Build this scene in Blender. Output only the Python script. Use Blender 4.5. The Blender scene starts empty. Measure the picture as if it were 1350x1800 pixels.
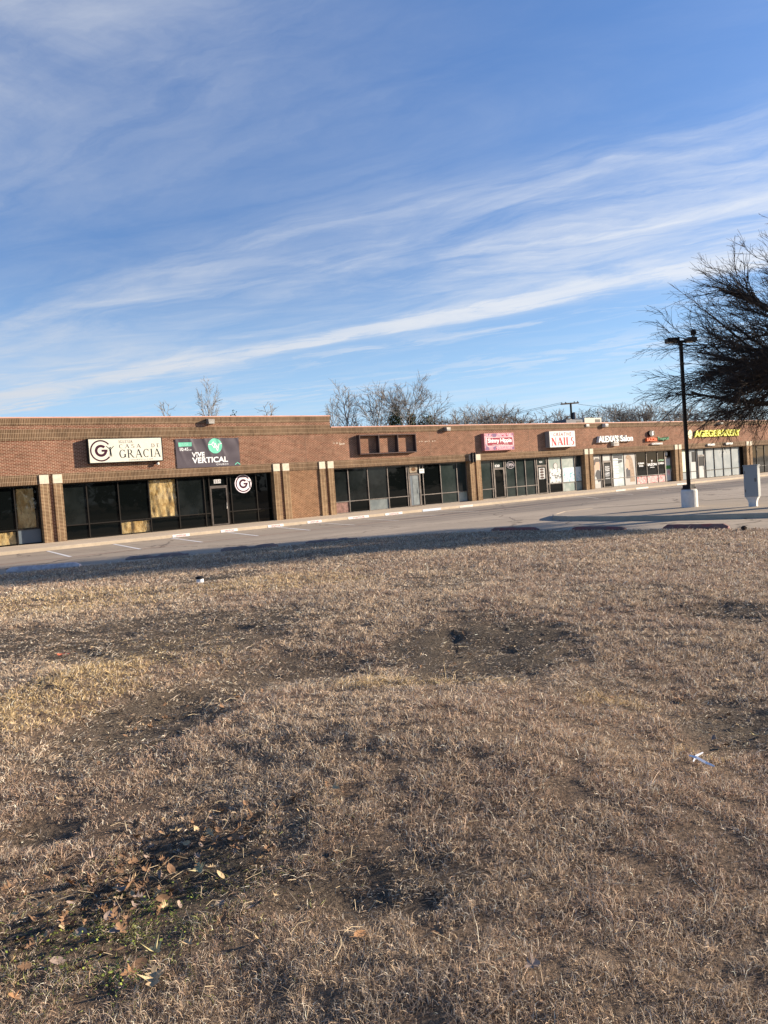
import bpy, math, random
import numpy as np
from mathutils import Vector, Matrix
R = math.radians
random.seed(7); rng = np.random.default_rng(11)
scene = bpy.context.scene
COL = scene.collection

# ---------------------------------------------------------------- camera
F_PX, CXP, CYP = 1352.0, 675.0, 900.0          # focal length and centre for the 1350x1800 frame
PSI, PITCH, ROLL = R(53.094), R(2.1965), R(-4.0733)
EYE = np.array([0.0, 0.0, 1.75])
_f0 = np.array([math.cos(PSI), math.sin(PSI), 0]); _r0 = np.array([math.sin(PSI), -math.cos(PSI), 0]); _u0 = np.array([0, 0, 1.0])
_f = _f0*math.cos(PITCH) - _u0*math.sin(PITCH); _u = _u0*math.cos(PITCH) + _f0*math.sin(PITCH)
CR = _r0*math.cos(ROLL) + _u*math.sin(ROLL); CU = _u*math.cos(ROLL) - _r0*math.sin(ROLL)
cam_d = bpy.data.cameras.new('camera'); cam = bpy.data.objects.new('camera', cam_d); COL.objects.link(cam)
M = Matrix(((CR[0], CU[0], -_f[0], EYE[0]), (CR[1], CU[1], -_f[1], EYE[1]), (CR[2], CU[2], -_f[2], EYE[2]), (0, 0, 0, 1)))
cam.matrix_world = M
cam_d.sensor_fit = 'VERTICAL'; cam_d.sensor_height = 36.0; cam_d.lens = 36.0*F_PX/1800.0
cam_d.clip_start = 0.1; cam_d.clip_end = 5000
scene.camera = cam

def ray(px, py): return _f + CR*(px-CXP)/F_PX - CU*(py-CYP)/F_PX
def G(px, py, z=0.0):                            # surveyed point on the ground
    d = ray(px, py); t = (z-EYE[2])/d[2]; return (d[0]*t, d[1]*t)
def FP(px, py, Y):                               # surveyed point on a vertical plane y = Y
    d = ray(px, py); t = Y/d[1]; return (d[0]*t, EYE[2]+d[2]*t)

# ---------------------------------------------------------------- light and sky
SUN_AZ, SUN_EL = R(-26.0), R(14.0)               # azimuth measured from +x
sd = Vector((math.cos(SUN_AZ)*math.cos(SUN_EL), math.sin(SUN_AZ)*math.cos(SUN_EL), math.sin(SUN_EL)))
sl = bpy.data.lights.new('sun', 'SUN'); sl.energy = 5.0; sl.angle = R(0.55); sl.color = (1.0, 0.86, 0.69)
so = bpy.data.objects.new('sun', sl); COL.objects.link(so); so.rotation_euler = sd.to_track_quat('Z', 'Y').to_euler(); so.location = (60, -30, 30)

world = bpy.data.worlds.new('World'); scene.world = world; world.use_nodes = True
class NT:
    def __init__(s, tree): s.t = tree; s.n = tree.nodes; s.l = tree.links
    def node(s, typ, ins=None, **kw):
        nd = s.n.new(typ)
        for k, v in kw.items(): setattr(nd, k, v)
        for k, v in (ins or {}).items(): s.set(nd.inputs[k], v)
        return nd
    def set(s, sock, v):
        if isinstance(v, bpy.types.NodeSocket): s.l.new(v, sock)
        elif v is not None: sock.default_value = v
    def m(s, op, a, b=None, c=None, clamp=False):
        nd = s.n.new('ShaderNodeMath'); nd.operation = op; nd.use_clamp = clamp
        for i, v in enumerate((a, b, c)):
            if v is not None: s.set(nd.inputs[i], v)
        return nd.outputs[0]
    def mr(s, v, a, b, c=0.0, d=1.0, smooth=True):
        nd = s.n.new('ShaderNodeMapRange'); nd.interpolation_type = 'SMOOTHSTEP' if smooth else 'LINEAR'
        for i, x in enumerate((v, a, b, c, d)): s.set(nd.inputs[i], x)
        return nd.outputs[0]
    def xyz(s, x, y, z=0.0):
        nd = s.n.new('ShaderNodeCombineXYZ')
        for i, v in enumerate((x, y, z)): s.set(nd.inputs[i], v)
        return nd.outputs[0]
    def noise(s, vec, scale=1.0, detail=4.0, rough=0.55, out=0, dist=0.0):
        nd = s.n.new('ShaderNodeTexNoise'); s.set(nd.inputs['Vector'], vec)
        nd.inputs['Scale'].default_value = scale; nd.inputs['Detail'].default_value = detail
        nd.inputs['Roughness'].default_value = rough; nd.inputs['Distortion'].default_value = dist
        return nd.outputs[out]
    def mix(s, f, a, b, blend='MIX'):
        nd = s.n.new('ShaderNodeMix'); nd.data_type = 'RGBA'; nd.blend_type = blend
        s.set(nd.inputs[0], f)
        s.set(nd.inputs[6], a if not isinstance(a, tuple) else (*a[:3], 1)); s.set(nd.inputs[7], b if not isinstance(b, tuple) else (*b[:3], 1))
        return nd.outputs[2]

w = NT(world.node_tree); w.n.clear()
sky = w.node('ShaderNodeTexSky', sky_type='NISHITA', sun_disc=False, sun_elevation=SUN_EL, sun_rotation=R(90)-SUN_AZ)
sky.altitude = 200; sky.air_density = 1.0; sky.dust_density = 0.35; sky.ozone_density = 2.6
SKYS = 0.072
skyc = w.node('ShaderNodeHueSaturation', {'Saturation': 1.12, 'Value': 1.0, 'Fac': 1.0, 'Color': sky.outputs[0]}).outputs[0]
tc = w.node('ShaderNodeTexCoord'); sp = w.node('ShaderNodeSeparateXYZ', {0: tc.outputs['Generated']})
dx, dy, dz = sp.outputs
skyg = w.node('ShaderNodeVectorMath', {0: skyc, 3: w.mr(dz, 0.0, 0.55, 0.80, 1.10, False)}, operation='SCALE').outputs[0]
skyv = w.node('ShaderNodeVectorMath', {0: skyg, 1: (SKYS*0.97, SKYS*0.97, SKYS*1.16)}, operation='MULTIPLY').outputs[0]
zz = w.m('MAXIMUM', dz, 0.02)
ang = PSI + R(50)                                 # cirrus streaks run towards this heading
e1 = (math.cos(ang), math.sin(ang)); e2 = (math.sin(ang), -math.cos(ang))
T = w.m('DIVIDE', w.m('ADD', w.m('MULTIPLY', dx, e1[0]), w.m('MULTIPLY', dy, e1[1])), zz)
S = w.m('DIVIDE', w.m('ADD', w.m('MULTIPLY', dx, e2[0]), w.m('MULTIPLY', dy, e2[1])), zz)
SP = w.m('ADD', S, w.m('MULTIPLY', T, 0.2))
warp = w.noise(w.xyz(w.m('MULTIPLY', T, 0.55), w.m('MULTIPLY', SP, 0.8), 3.1), 1.0, 3, 0.5)
warp2 = w.noise(w.xyz(w.m('MULTIPLY', T, 2.2), w.m('MULTIPLY', SP, 2.2), 1.7), 1.0, 5, 0.6)
SPW = w.m('ADD', w.m('ADD', SP, w.m('MULTIPLY', w.m('SUBTRACT', warp, 0.5), 0.75)), w.m('MULTIPLY', w.m('SUBTRACT', warp2, 0.5), 0.30))
fluff = w.mr(w.noise(w.xyz(w.m('MULTIPLY', T, 0.9), w.m('MULTIPLY', SP, 1.6), 12.3), 1.0, 8, 0.62, dist=0.8), 0.30, 0.66)
coarse = w.noise(w.xyz(w.m('MULTIPLY', T, 0.45), w.m('MULTIPLY', SPW, 1.3), 0.0), 1.0, 5, 0.6)
fine = w.noise(w.xyz(w.m('MULTIPLY', T, 1.5), w.m('MULTIPLY', SPW, 3.4), 9.0), 1.0, 9, 0.66, dist=0.5)
streak = w.noise(w.xyz(w.m('MULTIPLY', T, 0.8), w.m('MULTIPLY', SPW, 3.0), 5.0), 1.0, 9, 0.62, dist=0.7)
def band(c, wd, src=SPW):
    q = w.m('DIVIDE', w.m('SUBTRACT', src, c), wd)
    return w.m('EXPONENT', w.m('MULTIPLY', w.m('MULTIPLY', q, q), -1.0))
def mul(*a):
    r = a[0]
    for x in a[1:]: r = w.m('MULTIPLY', r, x)
    return r
def plus(*a):
    r = a[0]
    for x in a[1:]: r = w.m('ADD', r, x)
    return r
puff = w.mr(fine, 0.36, 0.66)
veil = mul(band(1.10, 0.62, SPW), w.mr(T, 0.6, 1.6), w.mr(streak, 0.2, 0.75, 0.15, 1.0), 0.70)
up = mul(band(2.85, 0.30), w.mr(streak, 0.2, 0.8), w.mr(coarse, 0.2, 0.55, 0.3, 1.0), 0.55)
up2 = mul(band(3.6, 0.42), w.mr(T, 3.6, 0.8), w.mr(streak, 0.2, 0.75), 0.75)
up3 = mul(band(3.3, 1.1, SP), w.mr(streak, 0.2, 0.75, 0.3, 1.0), w.mr(T, 6.5, 1.0, 0.5, 1.0), w.mr(fluff, 0.0, 1.0, 0.4, 1.0, False), 0.42)
main = mul(band(4.52, 0.22, w.m('ADD', SP, w.m('MULTIPLY', w.m('SUBTRACT', warp, 0.5), 0.3))), w.mr(puff, 0.0, 0.8, 0.3, 1.0), w.mr(T, 8.0, 5.5, 0.35, 1.0), 1.1)
mainw = mul(band(4.45, 0.50), w.mr(streak, 0.2, 0.75), w.mr(coarse, 0.2, 0.55, 0.3, 1.0), w.mr(fluff, 0.0, 1.0, 0.3, 1.0, False), 0.62)
low = mul(band(5.25, 0.28), w.mr(puff, 0.1, 0.8), w.mr(streak, 0.3, 0.65), 0.55)
low2 = mul(band(7.0, 0.8), w.mr(puff, 0.25, 0.9), 0.45)
left = mul(band(3.8, 1.2, SP), w.mr(T, 2.8, 6.0), w.mr(coarse, 0.2, 0.6, 0.4, 1.0), w.mr(streak, 0.2, 0.7, 0.35, 1.0), 0.62)
rest = mul(w.mr(SP, 6.0, 9.0), w.mr(coarse, 0.42, 0.7), 0.4)
elsewhere = mul(w.mr(SP, 0.6, -0.6), w.mr(coarse, 0.4, 0.75), w.mr(streak, 0.3, 0.8), 0.5)
puffs = mul(band(4.9, 0.7, SP), w.mr(T, 4.6, 6.2), w.mr(w.noise(w.xyz(w.m('MULTIPLY', T, 0.9), w.m('MULTIPLY', SP, 2.6), 4.4), 1.0, 7, 0.6), 0.48, 0.60), 0.75)
mask = w.m('MINIMUM', plus(puffs, veil, up, up2, up3, main, mainw, low, low2, left, rest, elsewhere), 0.93)
mask = mul(mask, w.mr(dz, 0.0, 0.05), w.mr(fluff, 0.0, 1.0, 0.58, 1.0, False))
# clouds are lit by the low sun: brighter and warmer toward it
sunward = w.m('ADD', w.m('MULTIPLY', dx, sd.x), w.m('MULTIPLY', dy, sd.y))
cl_b = w.mr(sunward, -0.6, 0.9, 0.30, 0.44, False)
cloud = w.node('ShaderNodeVectorMath', {0: w.xyz(0.86, 0.90, 0.97), 3: cl_b}, operation='SCALE').outputs[0]
haze_c = w.mix(w.mr(dz, 0.30, 0.0, 0.0, 0.5), skyv, (0.27, 0.40, 0.54))
fin = w.mix(mask, haze_c, cloud)
bg = w.node('ShaderNodeBackground', {'Color': fin, 'Strength': 1.0})
wo = w.node('ShaderNodeOutputWorld', {'Surface': bg.outputs[0]})

scene.view_settings.view_transform = 'Standard'; scene.view_settings.look = 'None'
scene.view_settings.gamma = 1.0; scene.view_settings.exposure = 1.28
scene.view_settings.use_curve_mapping = False
scene.cycles.max_bounces = 6; scene.cycles.diffuse_bounces = 2; scene.cycles.glossy_bounces = 3; scene.cycles.transparent_max_bounces = 12

# ---------------------------------------------------------------- helpers
def tag(o, label=None, cat=None, group=None, kind=None):
    if label: o['label'] = label
    if cat: o['category'] = cat
    if group: o['group'] = group
    if kind: o['kind'] = kind
    return o
class MB:
    """collects geometry in world coordinates"""
    def __init__(s): s.v = []; s.f = []
    def add(s, vs, fs):
        n = len(s.v); s.v += [tuple(map(float, v)) for v in vs]; s.f += [tuple(i+n for i in f) for f in fs]; return s
    def box(s, x0, x1, y0, y1, z0, z1):
        return s.add([(x0,y0,z0),(x1,y0,z0),(x1,y1,z0),(x0,y1,z0),(x0,y0,z1),(x1,y0,z1),(x1,y1,z1),(x0,y1,z1)],
                     [(0,3,2,1),(4,5,6,7),(0,1,5,4),(1,2,6,5),(2,3,7,6),(3,0,4,7)])
    def obox(s, c, ax, ay, z0, z1, hx, hy):       # oriented box, ax ay unit vectors
        p = []
        for z in (z0, z1):
            for a, b in ((-1,-1),(1,-1),(1,1),(-1,1)): p.append((c[0]+ax[0]*hx*a+ay[0]*hy*b, c[1]+ax[1]*hx*a+ay[1]*hy*b, z))
        return s.add(p, [(0,3,2,1),(4,5,6,7),(0,1,5,4),(1,2,6,5),(2,3,7,6),(3,0,4,7)])
    def prism(s, poly, z0, z1):                   # polygon in xy, ccw
        n = len(poly); vs = [(x,y,z0) for x,y in poly]+[(x,y,z1) for x,y in poly]
        return s.add(vs, [tuple(range(n-1,-1,-1)), tuple(range(n,2*n))]+[(i,(i+1)%n,n+(i+1)%n,n+i) for i in range(n)])
    def fpoly(s, poly, y0, y1=None):              # polygon on a facade plane, (x,z) ccw seen from -y
        n = len(poly); vs = [(x,y0,z) for x,z in poly]
        if y1 is None: return s.add(vs, [tuple(range(n))])
        vs += [(x,y1,z) for x,z in poly]
        return s.add(vs, [tuple(range(n)), tuple(range(2*n-1,n-1,-1))]+[(i,n+i,n+(i+1)%n,(i+1)%n) for i in range(n)])
    def lathe(s, c, prof, n=20):                  # prof: (r,z)
        vs = []; fs = []
        for r, z in prof:
            for k in range(n): a = 2*math.pi*k/n; vs.append((c[0]+r*math.cos(a), c[1]+r*math.sin(a), z))
        for i in range(len(prof)-1):
            for k in range(n): k2 = (k+1)%n; fs.append((i*n+k, i*n+k2, (i+1)*n+k2, (i+1)*n+k))
        fs.append(tuple(range(n-1,-1,-1))); fs.append(tuple((len(prof)-1)*n+k for k in range(n)))
        return s.add(vs, fs)
    def tube(s, pts, rad, n=6):
        pts = [Vector(p) for p in pts]; rad = rad if isinstance(rad, (list, tuple)) else [rad]*len(pts)
        vs = []; fs = []; up = Vector((0.3, 0.2, 1)).normalized()
        for i, p in enumerate(pts):
            d = (pts[min(i+1, len(pts)-1)]-pts[max(i-1, 0)]).normalized()
            a = d.cross(up); a = a.normalized() if a.length > 1e-4 else Vector((1,0,0)); b = d.cross(a)
            for k in range(n): t = 2*math.pi*k/n; vs.append(p+(a*math.cos(t)+b*math.sin(t))*rad[i])
        for i in range(len(pts)-1):
            for k in range(n): k2 = (k+1)%n; fs.append((i*n+k, i*n+k2, (i+1)*n+k2, (i+1)*n+k))
        fs.append(tuple(range(n-1,-1,-1))); fs.append(tuple((len(pts)-1)*n+k for k in range(n)))
        return s.add(vs, fs)
    def build(s, name, mat, parent=None, smooth=False, origin=None, bevel=0.0):
        me = bpy.data.meshes.new(name)
        v = np.array(s.v, float).reshape(-1, 3)
        if parent is not None: org = np.array(origin_of(parent))
        else: org = np.array(origin) if origin is not None else np.array([(v[:,0].min()+v[:,0].max())/2, (v[:,1].min()+v[:,1].max())/2, v[:,2].min()])
        me.from_pydata((v-org).tolist(), [], s.f)
        for m_ in (mat if isinstance(mat, (list, tuple)) else [mat]): me.materials.append(m_)
        if smooth: me.polygons.foreach_set('use_smooth', [True]*len(me.polygons))
        me.update()
        o = bpy.data.objects.new(name, me); COL.objects.link(o)
        ORG[o.name] = tuple(org)
        if parent is not None: o.parent = parent
        else: o.location = org
        if bevel:
            b = o.modifiers.new('bevel', 'BEVEL'); b.width = bevel; b.segments = 2; b.limit_method = 'ANGLE'
        return o
ORG = {}
def origin_of(o): return ORG[o.name]
def empty(name, loc, label=None, cat=None, group=None):
    o = bpy.data.objects.new(name, None); COL.objects.link(o); o.location = loc; o.empty_display_size = 0.3
    ORG[o.name] = tuple(loc); tag(o, label, cat, group); return o
def copy_tree(o, parent=None):
    c = o.copy(); COL.objects.link(c)
    if parent is not None: c.parent = parent
    for ch in list(o.children): copy_tree(ch, c)
    return c

# ---------------------------------------------------------------- materials
MATS = {}
def mat(name, col=(0.5,0.5,0.5), rough=0.7, metal=0.0, var=0.0, vscale=3.0, bump=0.0, bscale=40.0, spec=0.10, emit=None, obj=False):
    if name in MATS: return MATS[name]
    m = bpy.data.materials.new(name); m.use_nodes = True; nt = NT(m.node_tree); b = m.node_tree.nodes['Principled BSDF']
    b.inputs['Roughness'].default_value = rough; b.inputs['Metallic'].default_value = metal; b.inputs['Specular IOR Level'].default_value = spec
    tcn = nt.node('ShaderNodeTexCoord'); geo = nt.node('ShaderNodeNewGeometry')
    P = tcn.outputs['Object'] if obj else geo.outputs['Position']
    if var > 0:
        n1 = nt.noise(P, vscale, 6, 0.65)
        lo = tuple(c*(1-var) for c in col); hi = tuple(min(1, c*(1+var)) for c in col)
        nt.set(b.inputs['Base Color'], nt.mix(nt.mr(n1, 0.3, 0.7), lo, hi))
        nt.set(b.inputs['Roughness'], nt.mr(n1, 0.3, 0.7, max(0.02, rough-0.08), min(1, rough+0.08)))
    else: b.inputs['Base Color'].default_value = (*col, 1)
    if bump > 0:
        bn = nt.node('ShaderNodeBump', {'Height': nt.noise(P, bscale, 4, 0.6), 'Strength': bump, 'Distance': 0.02}); nt.set(b.inputs['Normal'], bn.outputs[0])
    MATS[name] = m; return m

def brick_mat(name, c1, c2, mortar, soldier=False, rowh=0.0677, bw=0.203, ms=0.011, offset=0.5, dirt=0.25, seed=0.0):
    c1 = tuple(k*0.56 for k in c1); c2 = tuple(k*0.56 for k in c2); mortar = tuple(k*0.85 for k in mortar)
    m = bpy.data.materials.new(name); m.use_nodes = True; nt = NT(m.node_tree); b = m.node_tree.nodes['Principled BSDF']
    geo = nt.node('ShaderNodeNewGeometry'); s = nt.node('ShaderNodeSeparateXYZ', {0: geo.outputs['Position']})
    h = nt.m('ADD', s.outputs[0], s.outputs[1]); v = s.outputs[2]
    vec = nt.xyz(v, h) if soldier else nt.xyz(h, v)
    br = nt.node('ShaderNodeTexBrick', {'Vector': vec, 'Color1': (*c1, 1), 'Color2': (*c2, 1), 'Mortar': (*mortar, 1), 'Scale': 1.0, 'Mortar Size': ms, 'Mortar Smooth': 0.2, 'Bias': 0.0, 'Brick Width': bw, 'Row Height': rowh})
    br.offset = offset; br.offset_frequency = 2; br.squash = 1.0
    P = geo.outputs['Position']
    big = nt.noise(P, 0.35, 5, 0.6); med = nt.noise(P, 2.2, 5, 0.6)
    sc = nt.xyz(nt.m('MULTIPLY', h, 2.2), nt.m('MULTIPLY', v, 0.5), seed); streak = nt.noise(sc, 1.0, 4, 0.6)
    # per brick tone
    cell = nt.node('ShaderNodeTexWhiteNoise', {'Vector': nt.xyz(nt.m('FLOOR', nt.m('DIVIDE', h, bw if not soldier else rowh)), nt.m('FLOOR', nt.m('DIVIDE', v, rowh if not soldier else bw)), 1.0)}, noise_dimensions='3D').outputs[0]
    val = nt.m('ADD', nt.m('ADD', nt.mr(big, 0.3, 0.7, 1-dirt*0.6, 1+dirt*0.5), nt.mr(med, 0.3, 0.7, -dirt*0.25, dirt*0.25)), nt.m('ADD', nt.mr(cell, 0, 1, -0.16, 0.16, False), nt.mr(streak, 0.35, 0.7, 0.05, -dirt*0.35)))
    c = nt.node('ShaderNodeVectorMath', {0: br.outputs[0], 3: val}, operation='SCALE').outputs[0]
    nt.set(b.inputs['Base Color'], c); b.inputs['Roughness'].default_value = 0.9; b.inputs['Specular IOR Level'].default_value = 0.06
    bn = nt.node('ShaderNodeBump', {'Height': nt.m('ADD', nt.m('MULTIPLY', br.outputs['Fac'], -1.0), nt.m('MULTIPLY', nt.noise(P, 60, 3, 0.6), 0.3)), 'Strength': 0.5, 'Distance': 0.006}); nt.set(b.inputs['Normal'], bn.outputs[0])
    return m
M_RED = brick_mat('red_brick', (0.315,0.108,0.062), (0.235,0.086,0.050), (0.50,0.38,0.26), ms=0.010)
M_SOLD = brick_mat('soldier_brick', (0.215,0.125,0.070), (0.165,0.098,0.058), (0.42,0.31,0.20), soldier=True, rowh=0.075, bw=0.23, offset=0.0, ms=0.010)
M_PIL = brick_mat('pilaster_brick', (0.29,0.165,0.090), (0.23,0.130,0.075), (0.50,0.37,0.22), rowh=0.0677, bw=0.2, offset=0.0, ms=0.012)
M_INF = brick_mat('infill_brick', (0.33,0.15,0.075), (0.27,0.115,0.060), (0.50,0.36,0.22), ms=0.010)
M_COP = mat('coping_metal', (0.60,0.33,0.25), 0.55, var=0.1, vscale=1.0)
M_CAP = mat('capstone', (0.60,0.53,0.41), 0.85, var=0.12, vscale=5, bump=0.2)
M_FRAME = mat('bronze_aluminium', (0.030,0.026,0.022), 0.35, 0.35)
M_FRAME2 = mat('weathered_aluminium', (0.15,0.13,0.115), 0.42, 0.3, var=0.15)
M_DOORF = mat('door_aluminium', (0.10,0.085,0.075), 0.4, 0.35, var=0.15)
M_ROOF = mat('roof_gravel', (0.22,0.20,0.18), 0.95, var=0.2)
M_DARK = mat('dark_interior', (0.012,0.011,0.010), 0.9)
M_SOFF = mat('soffit_paint', (0.05,0.045,0.04), 0.8)

def glass_dark(name, col, rough=0.02, bump=0.05, blotch=None, refl=0.30):
    m = bpy.data.materials.new(name); m.use_nodes = True; nt = NT(m.node_tree); b = m.node_tree.nodes['Principled BSDF']
    geo = nt.node('ShaderNodeNewGeometry'); P = geo.outputs['Position']
    n1 = nt.noise(P, 1.1, 4, 0.6)
    if blotch: nt.set(b.inputs['Base Color'], nt.mix(nt.mr(n1, 0.35, 0.7), col, blotch))
    else: b.inputs['Base Color'].default_value = (*col, 1)
    b.inputs['Roughness'].default_value = rough; b.inputs['IOR'].default_value = 1.5; b.inputs['Specular IOR Level'].default_value = refl
    bn = nt.node('ShaderNodeBump', {'Height': nt.noise(P, 0.9, 2, 0.5), 'Strength': bump, 'Distance': 0.05}); nt.set(b.inputs['Normal'], bn.outputs[0])
    return m
M_GL = glass_dark('dark_glass', (0.003,0.004,0.004), refl=.2)
M_GL2 = glass_dark('dusty_dark_glass', (0.006,0.008,0.008), rough=0.04, blotch=(0.013,0.016,0.016))
M_GLG = glass_dark('grey_green_glass', (0.020,0.028,0.026), rough=0.05, blotch=(0.032,0.042,0.039))
M_GLP = glass_dark('papered_glass', (0.25,0.28,0.28), rough=0.3, blotch=(0.34,0.36,0.35), refl=.12)
M_GLB = glass_dark('blue_grey_panel', (0.10,0.125,0.145), rough=0.35, blotch=(0.13,0.15,0.165))
M_GLF = glass_dark('frosted_pane', (0.22,0.27,0.24), rough=0.3, blotch=(0.40,0.42,0.37), refl=.15)
def glass_clear(name, tint):
    m = bpy.data.materials.new(name); m.use_nodes = True; nt = NT(m.node_tree); nt.n.clear()
    bf = nt.node('ShaderNodeNewGeometry').outputs['Backfacing']; fr = nt.node('ShaderNodeFresnel', {'IOR': nt.m('MULTIPLY_ADD', bf, -0.8333, 1.5)}); tr = nt.node('ShaderNodeBsdfTransparent', {'Color': (*tint, 1)}); gl = nt.node('ShaderNodeBsdfGlossy', {'Color': (1,1,1,1), 'Roughness': 0.02})
    mx = nt.node('ShaderNodeMixShader', {0: fr.outputs[0], 1: tr.outputs[0], 2: gl.outputs[0]}); nt.node('ShaderNodeOutputMaterial', {0: mx.outputs[0]}); return m
M_GLC = glass_clear('clear_glass', (0.95,0.96,0.95))

def insul_mat():
    m = bpy.data.materials.new('fibre_insulation'); m.use_nodes = True; nt = NT(m.node_tree); b = m.node_tree.nodes['Principled BSDF']
    geo = nt.node('ShaderNodeNewGeometry'); s = nt.node('ShaderNodeSeparateXYZ', {0: geo.outputs['Position']})
    v = nt.xyz(nt.m('MULTIPLY', s.outputs[0], 1.9), 0.0, nt.m('MULTIPLY', s.outputs[2], 1.1))
    n1 = nt.noise(v, 1.6, 6, 0.7, dist=0.8); n2 = nt.noise(v, 6, 5, 0.7, dist=0.5)
    c = nt.mix(nt.mr(n1, 0.36, 0.62), (0.34,0.20,0.065), (0.60,0.43,0.20)); c = nt.mix(nt.mr(n2, 0.56, 0.66, 0, 0.75), c, (0.14,0.08,0.03))
    nt.set(b.inputs['Base Color'], c); b.inputs['Roughness'].default_value = 0.95
    nt.set(b.inputs['Normal'], nt.node('ShaderNodeBump', {'Height': n2, 'Strength': 0.8, 'Distance': 0.04}).outputs[0]); return m
M_INS = insul_mat()
def concrete(name, col, joints=0.0, lane=False, stain=0.3):
    m = bpy.data.materials.new(name); m.use_nodes = True; nt = NT(m.node_tree); b = m.node_tree.nodes['Principled BSDF']
    geo = nt.node('ShaderNodeNewGeometry'); P = geo.outputs['Position']; s = nt.node('ShaderNodeSeparateXYZ', {0: P}); x, y = s.outputs[0], s.outputs[1]
    n1 = nt.noise(P, 0.22, 6, 0.6); n2 = nt.noise(P, 3.5, 6, 0.65); n3 = nt.noise(P, 30, 3, 0.6)
    c = nt.mix(nt.mr(n1, 0.3, 0.7), tuple(k*(1-stain*0.5) for k in col), tuple(k*(1+stain*0.35) for k in col))
    c = nt.mix(nt.mr(n2, 0.35, 0.72, 0, 0.5), c, tuple(k*(1-stain) for k in col))
    c = nt.mix(nt.mr(n3, 0.3, 0.7, 0, 0.3), c, tuple(k*0.75 for k in col))
    if lane:
        st = nt.noise(nt.xyz(nt.m('MULTIPLY', x, 0.05), nt.m('MULTIPLY', y, 1.1), 2.0), 1.0, 5, 0.6)
        st2 = nt.noise(nt.xyz(nt.m('MULTIPLY', x, 0.09), nt.m('MULTIPLY', y, 2.6), 7.0), 1.0, 4, 0.6)
        lm = nt.m('MULTIPLY', nt.mr(y, 24.0, 27.5), nt.mr(y, 34.2, 31.5))
        lm = nt.m('MULTIPLY', lm, nt.mr(x, 17.0, 33.0, 0.22, 1.0))
        c = nt.mix(nt.m('MULTIPLY', lm, nt.mr(st, 0.34, 0.62, 0.15, 0.88)), c, (0.115,0.102,0.092))
        c = nt.mix(nt.m('MULTIPLY', nt.mr(y, 20.0, 24.0), nt.mr(st2, 0.5, 0.72, 0, 0.35)), c, (0.13,0.115,0.10))
        # oil drips in the stalls
        dr = nt.m('MULTIPLY', nt.m('MULTIPLY', nt.mr(y, 30.5, 32), nt.mr(nt.noise(P, 0.9, 3, 0.5), 0.6, 0.74)), 0.5); c = nt.mix(dr, c, (0.10,0.085,0.07))
        vo = nt.node('ShaderNodeTexVoronoi', {'Vector': nt.node('ShaderNodeVectorMath', {0: P, 1: nt.node('ShaderNodeVectorMath', {0: nt.noise(P, 0.8, 4, 0.6, out=1), 3: 1.2}, operation='SCALE').outputs[0]}, operation='ADD').outputs[0], 'Scale': 0.16}, feature='DISTANCE_TO_EDGE')
        c = nt.mix(nt.mr(vo.outputs[0], 0.0, 0.010, 0.8, 0.0), c, (0.07,0.055,0.045))
    if joints:
        for q, per, wd in ((x, joints, 0.02), (y, joints*0.83, 0.03)):
            fr = nt.m('ABSOLUTE', nt.m('SUBTRACT', nt.m('FRACT', nt.m('DIVIDE', q, per)), 0.5))
            c = nt.mix(nt.mr(fr, 0.5-wd/per, 0.5, 0, 0.75), c, (0.10,0.08,0.065))
    nt.set(b.inputs['Base Color'], c); b.inputs['Roughness'].default_value = 0.9; b.inputs['Specular IOR Level'].default_value = 0.15
    nt.set(b.inputs['Normal'], nt.node('ShaderNodeBump', {'Height': nt.m('ADD', n3, n2), 'Strength': 0.25, 'Distance': 0.01}).outputs[0]); return m
M_LOT = concrete('lot_concrete', (0.45,0.365,0.27), 4.6, True)
M_WALK = concrete('walk_concrete', (0.62,0.50,0.36), 1.5, False, 0.2)
M_CURB = concrete('curb_concrete', (0.50,0.41,0.30), 0, False, 0.35)
M_ISL = concrete('island_concrete', (0.44,0.36,0.27), 3.0, False, 0.3)
M_WHITE = mat('white_paint', (0.72,0.70,0.66), 0.7, var=0.12, vscale=6)
M_WORN = mat('worn_white_paint', (0.62,0.57,0.49), 0.8, var=0.25, vscale=4)
M_REDL = mat('faded_red_line', (0.33,0.16,0.12), 0.8, var=0.3, vscale=2)
M_REDT = mat('red_paint', (0.45,0.04,0.035), 0.7)

# ---------------------------------------------------------------- terrain
EDGE = np.array([(-200,25.2),(-5,25.0),(4.3,24.3),(10.4,22.9),(14.9,21.4),(17.2,19.6),(18.3,17.2),(18.8,13.6),(19.5,10),(21,5),(24,-3),(32,-18),(60,-60)], float)
def sdist(x, y):
    """distance to the kerbless lot edge, positive on the grass side"""
    x = np.asarray(x, float); y = np.asarray(y, float); best = np.full(x.shape, 1e9); sign = np.ones(x.shape)
    for a, b in zip(EDGE[:-1], EDGE[1:]):
        d = b-a; t = np.clip(((x-a[0])*d[0]+(y-a[1])*d[1])/(d@d), 0, 1)
        ex = x-(a[0]+t*d[0]); ey = y-(a[1]+t*d[1]); dist = np.hypot(ex, ey); cr = d[0]*ey-d[1]*ex
        up = dist < best; best = np.where(up, dist, best); sign = np.where(up, np.where(cr < 0, 1, -1), sign)
    return best*sign
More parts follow.
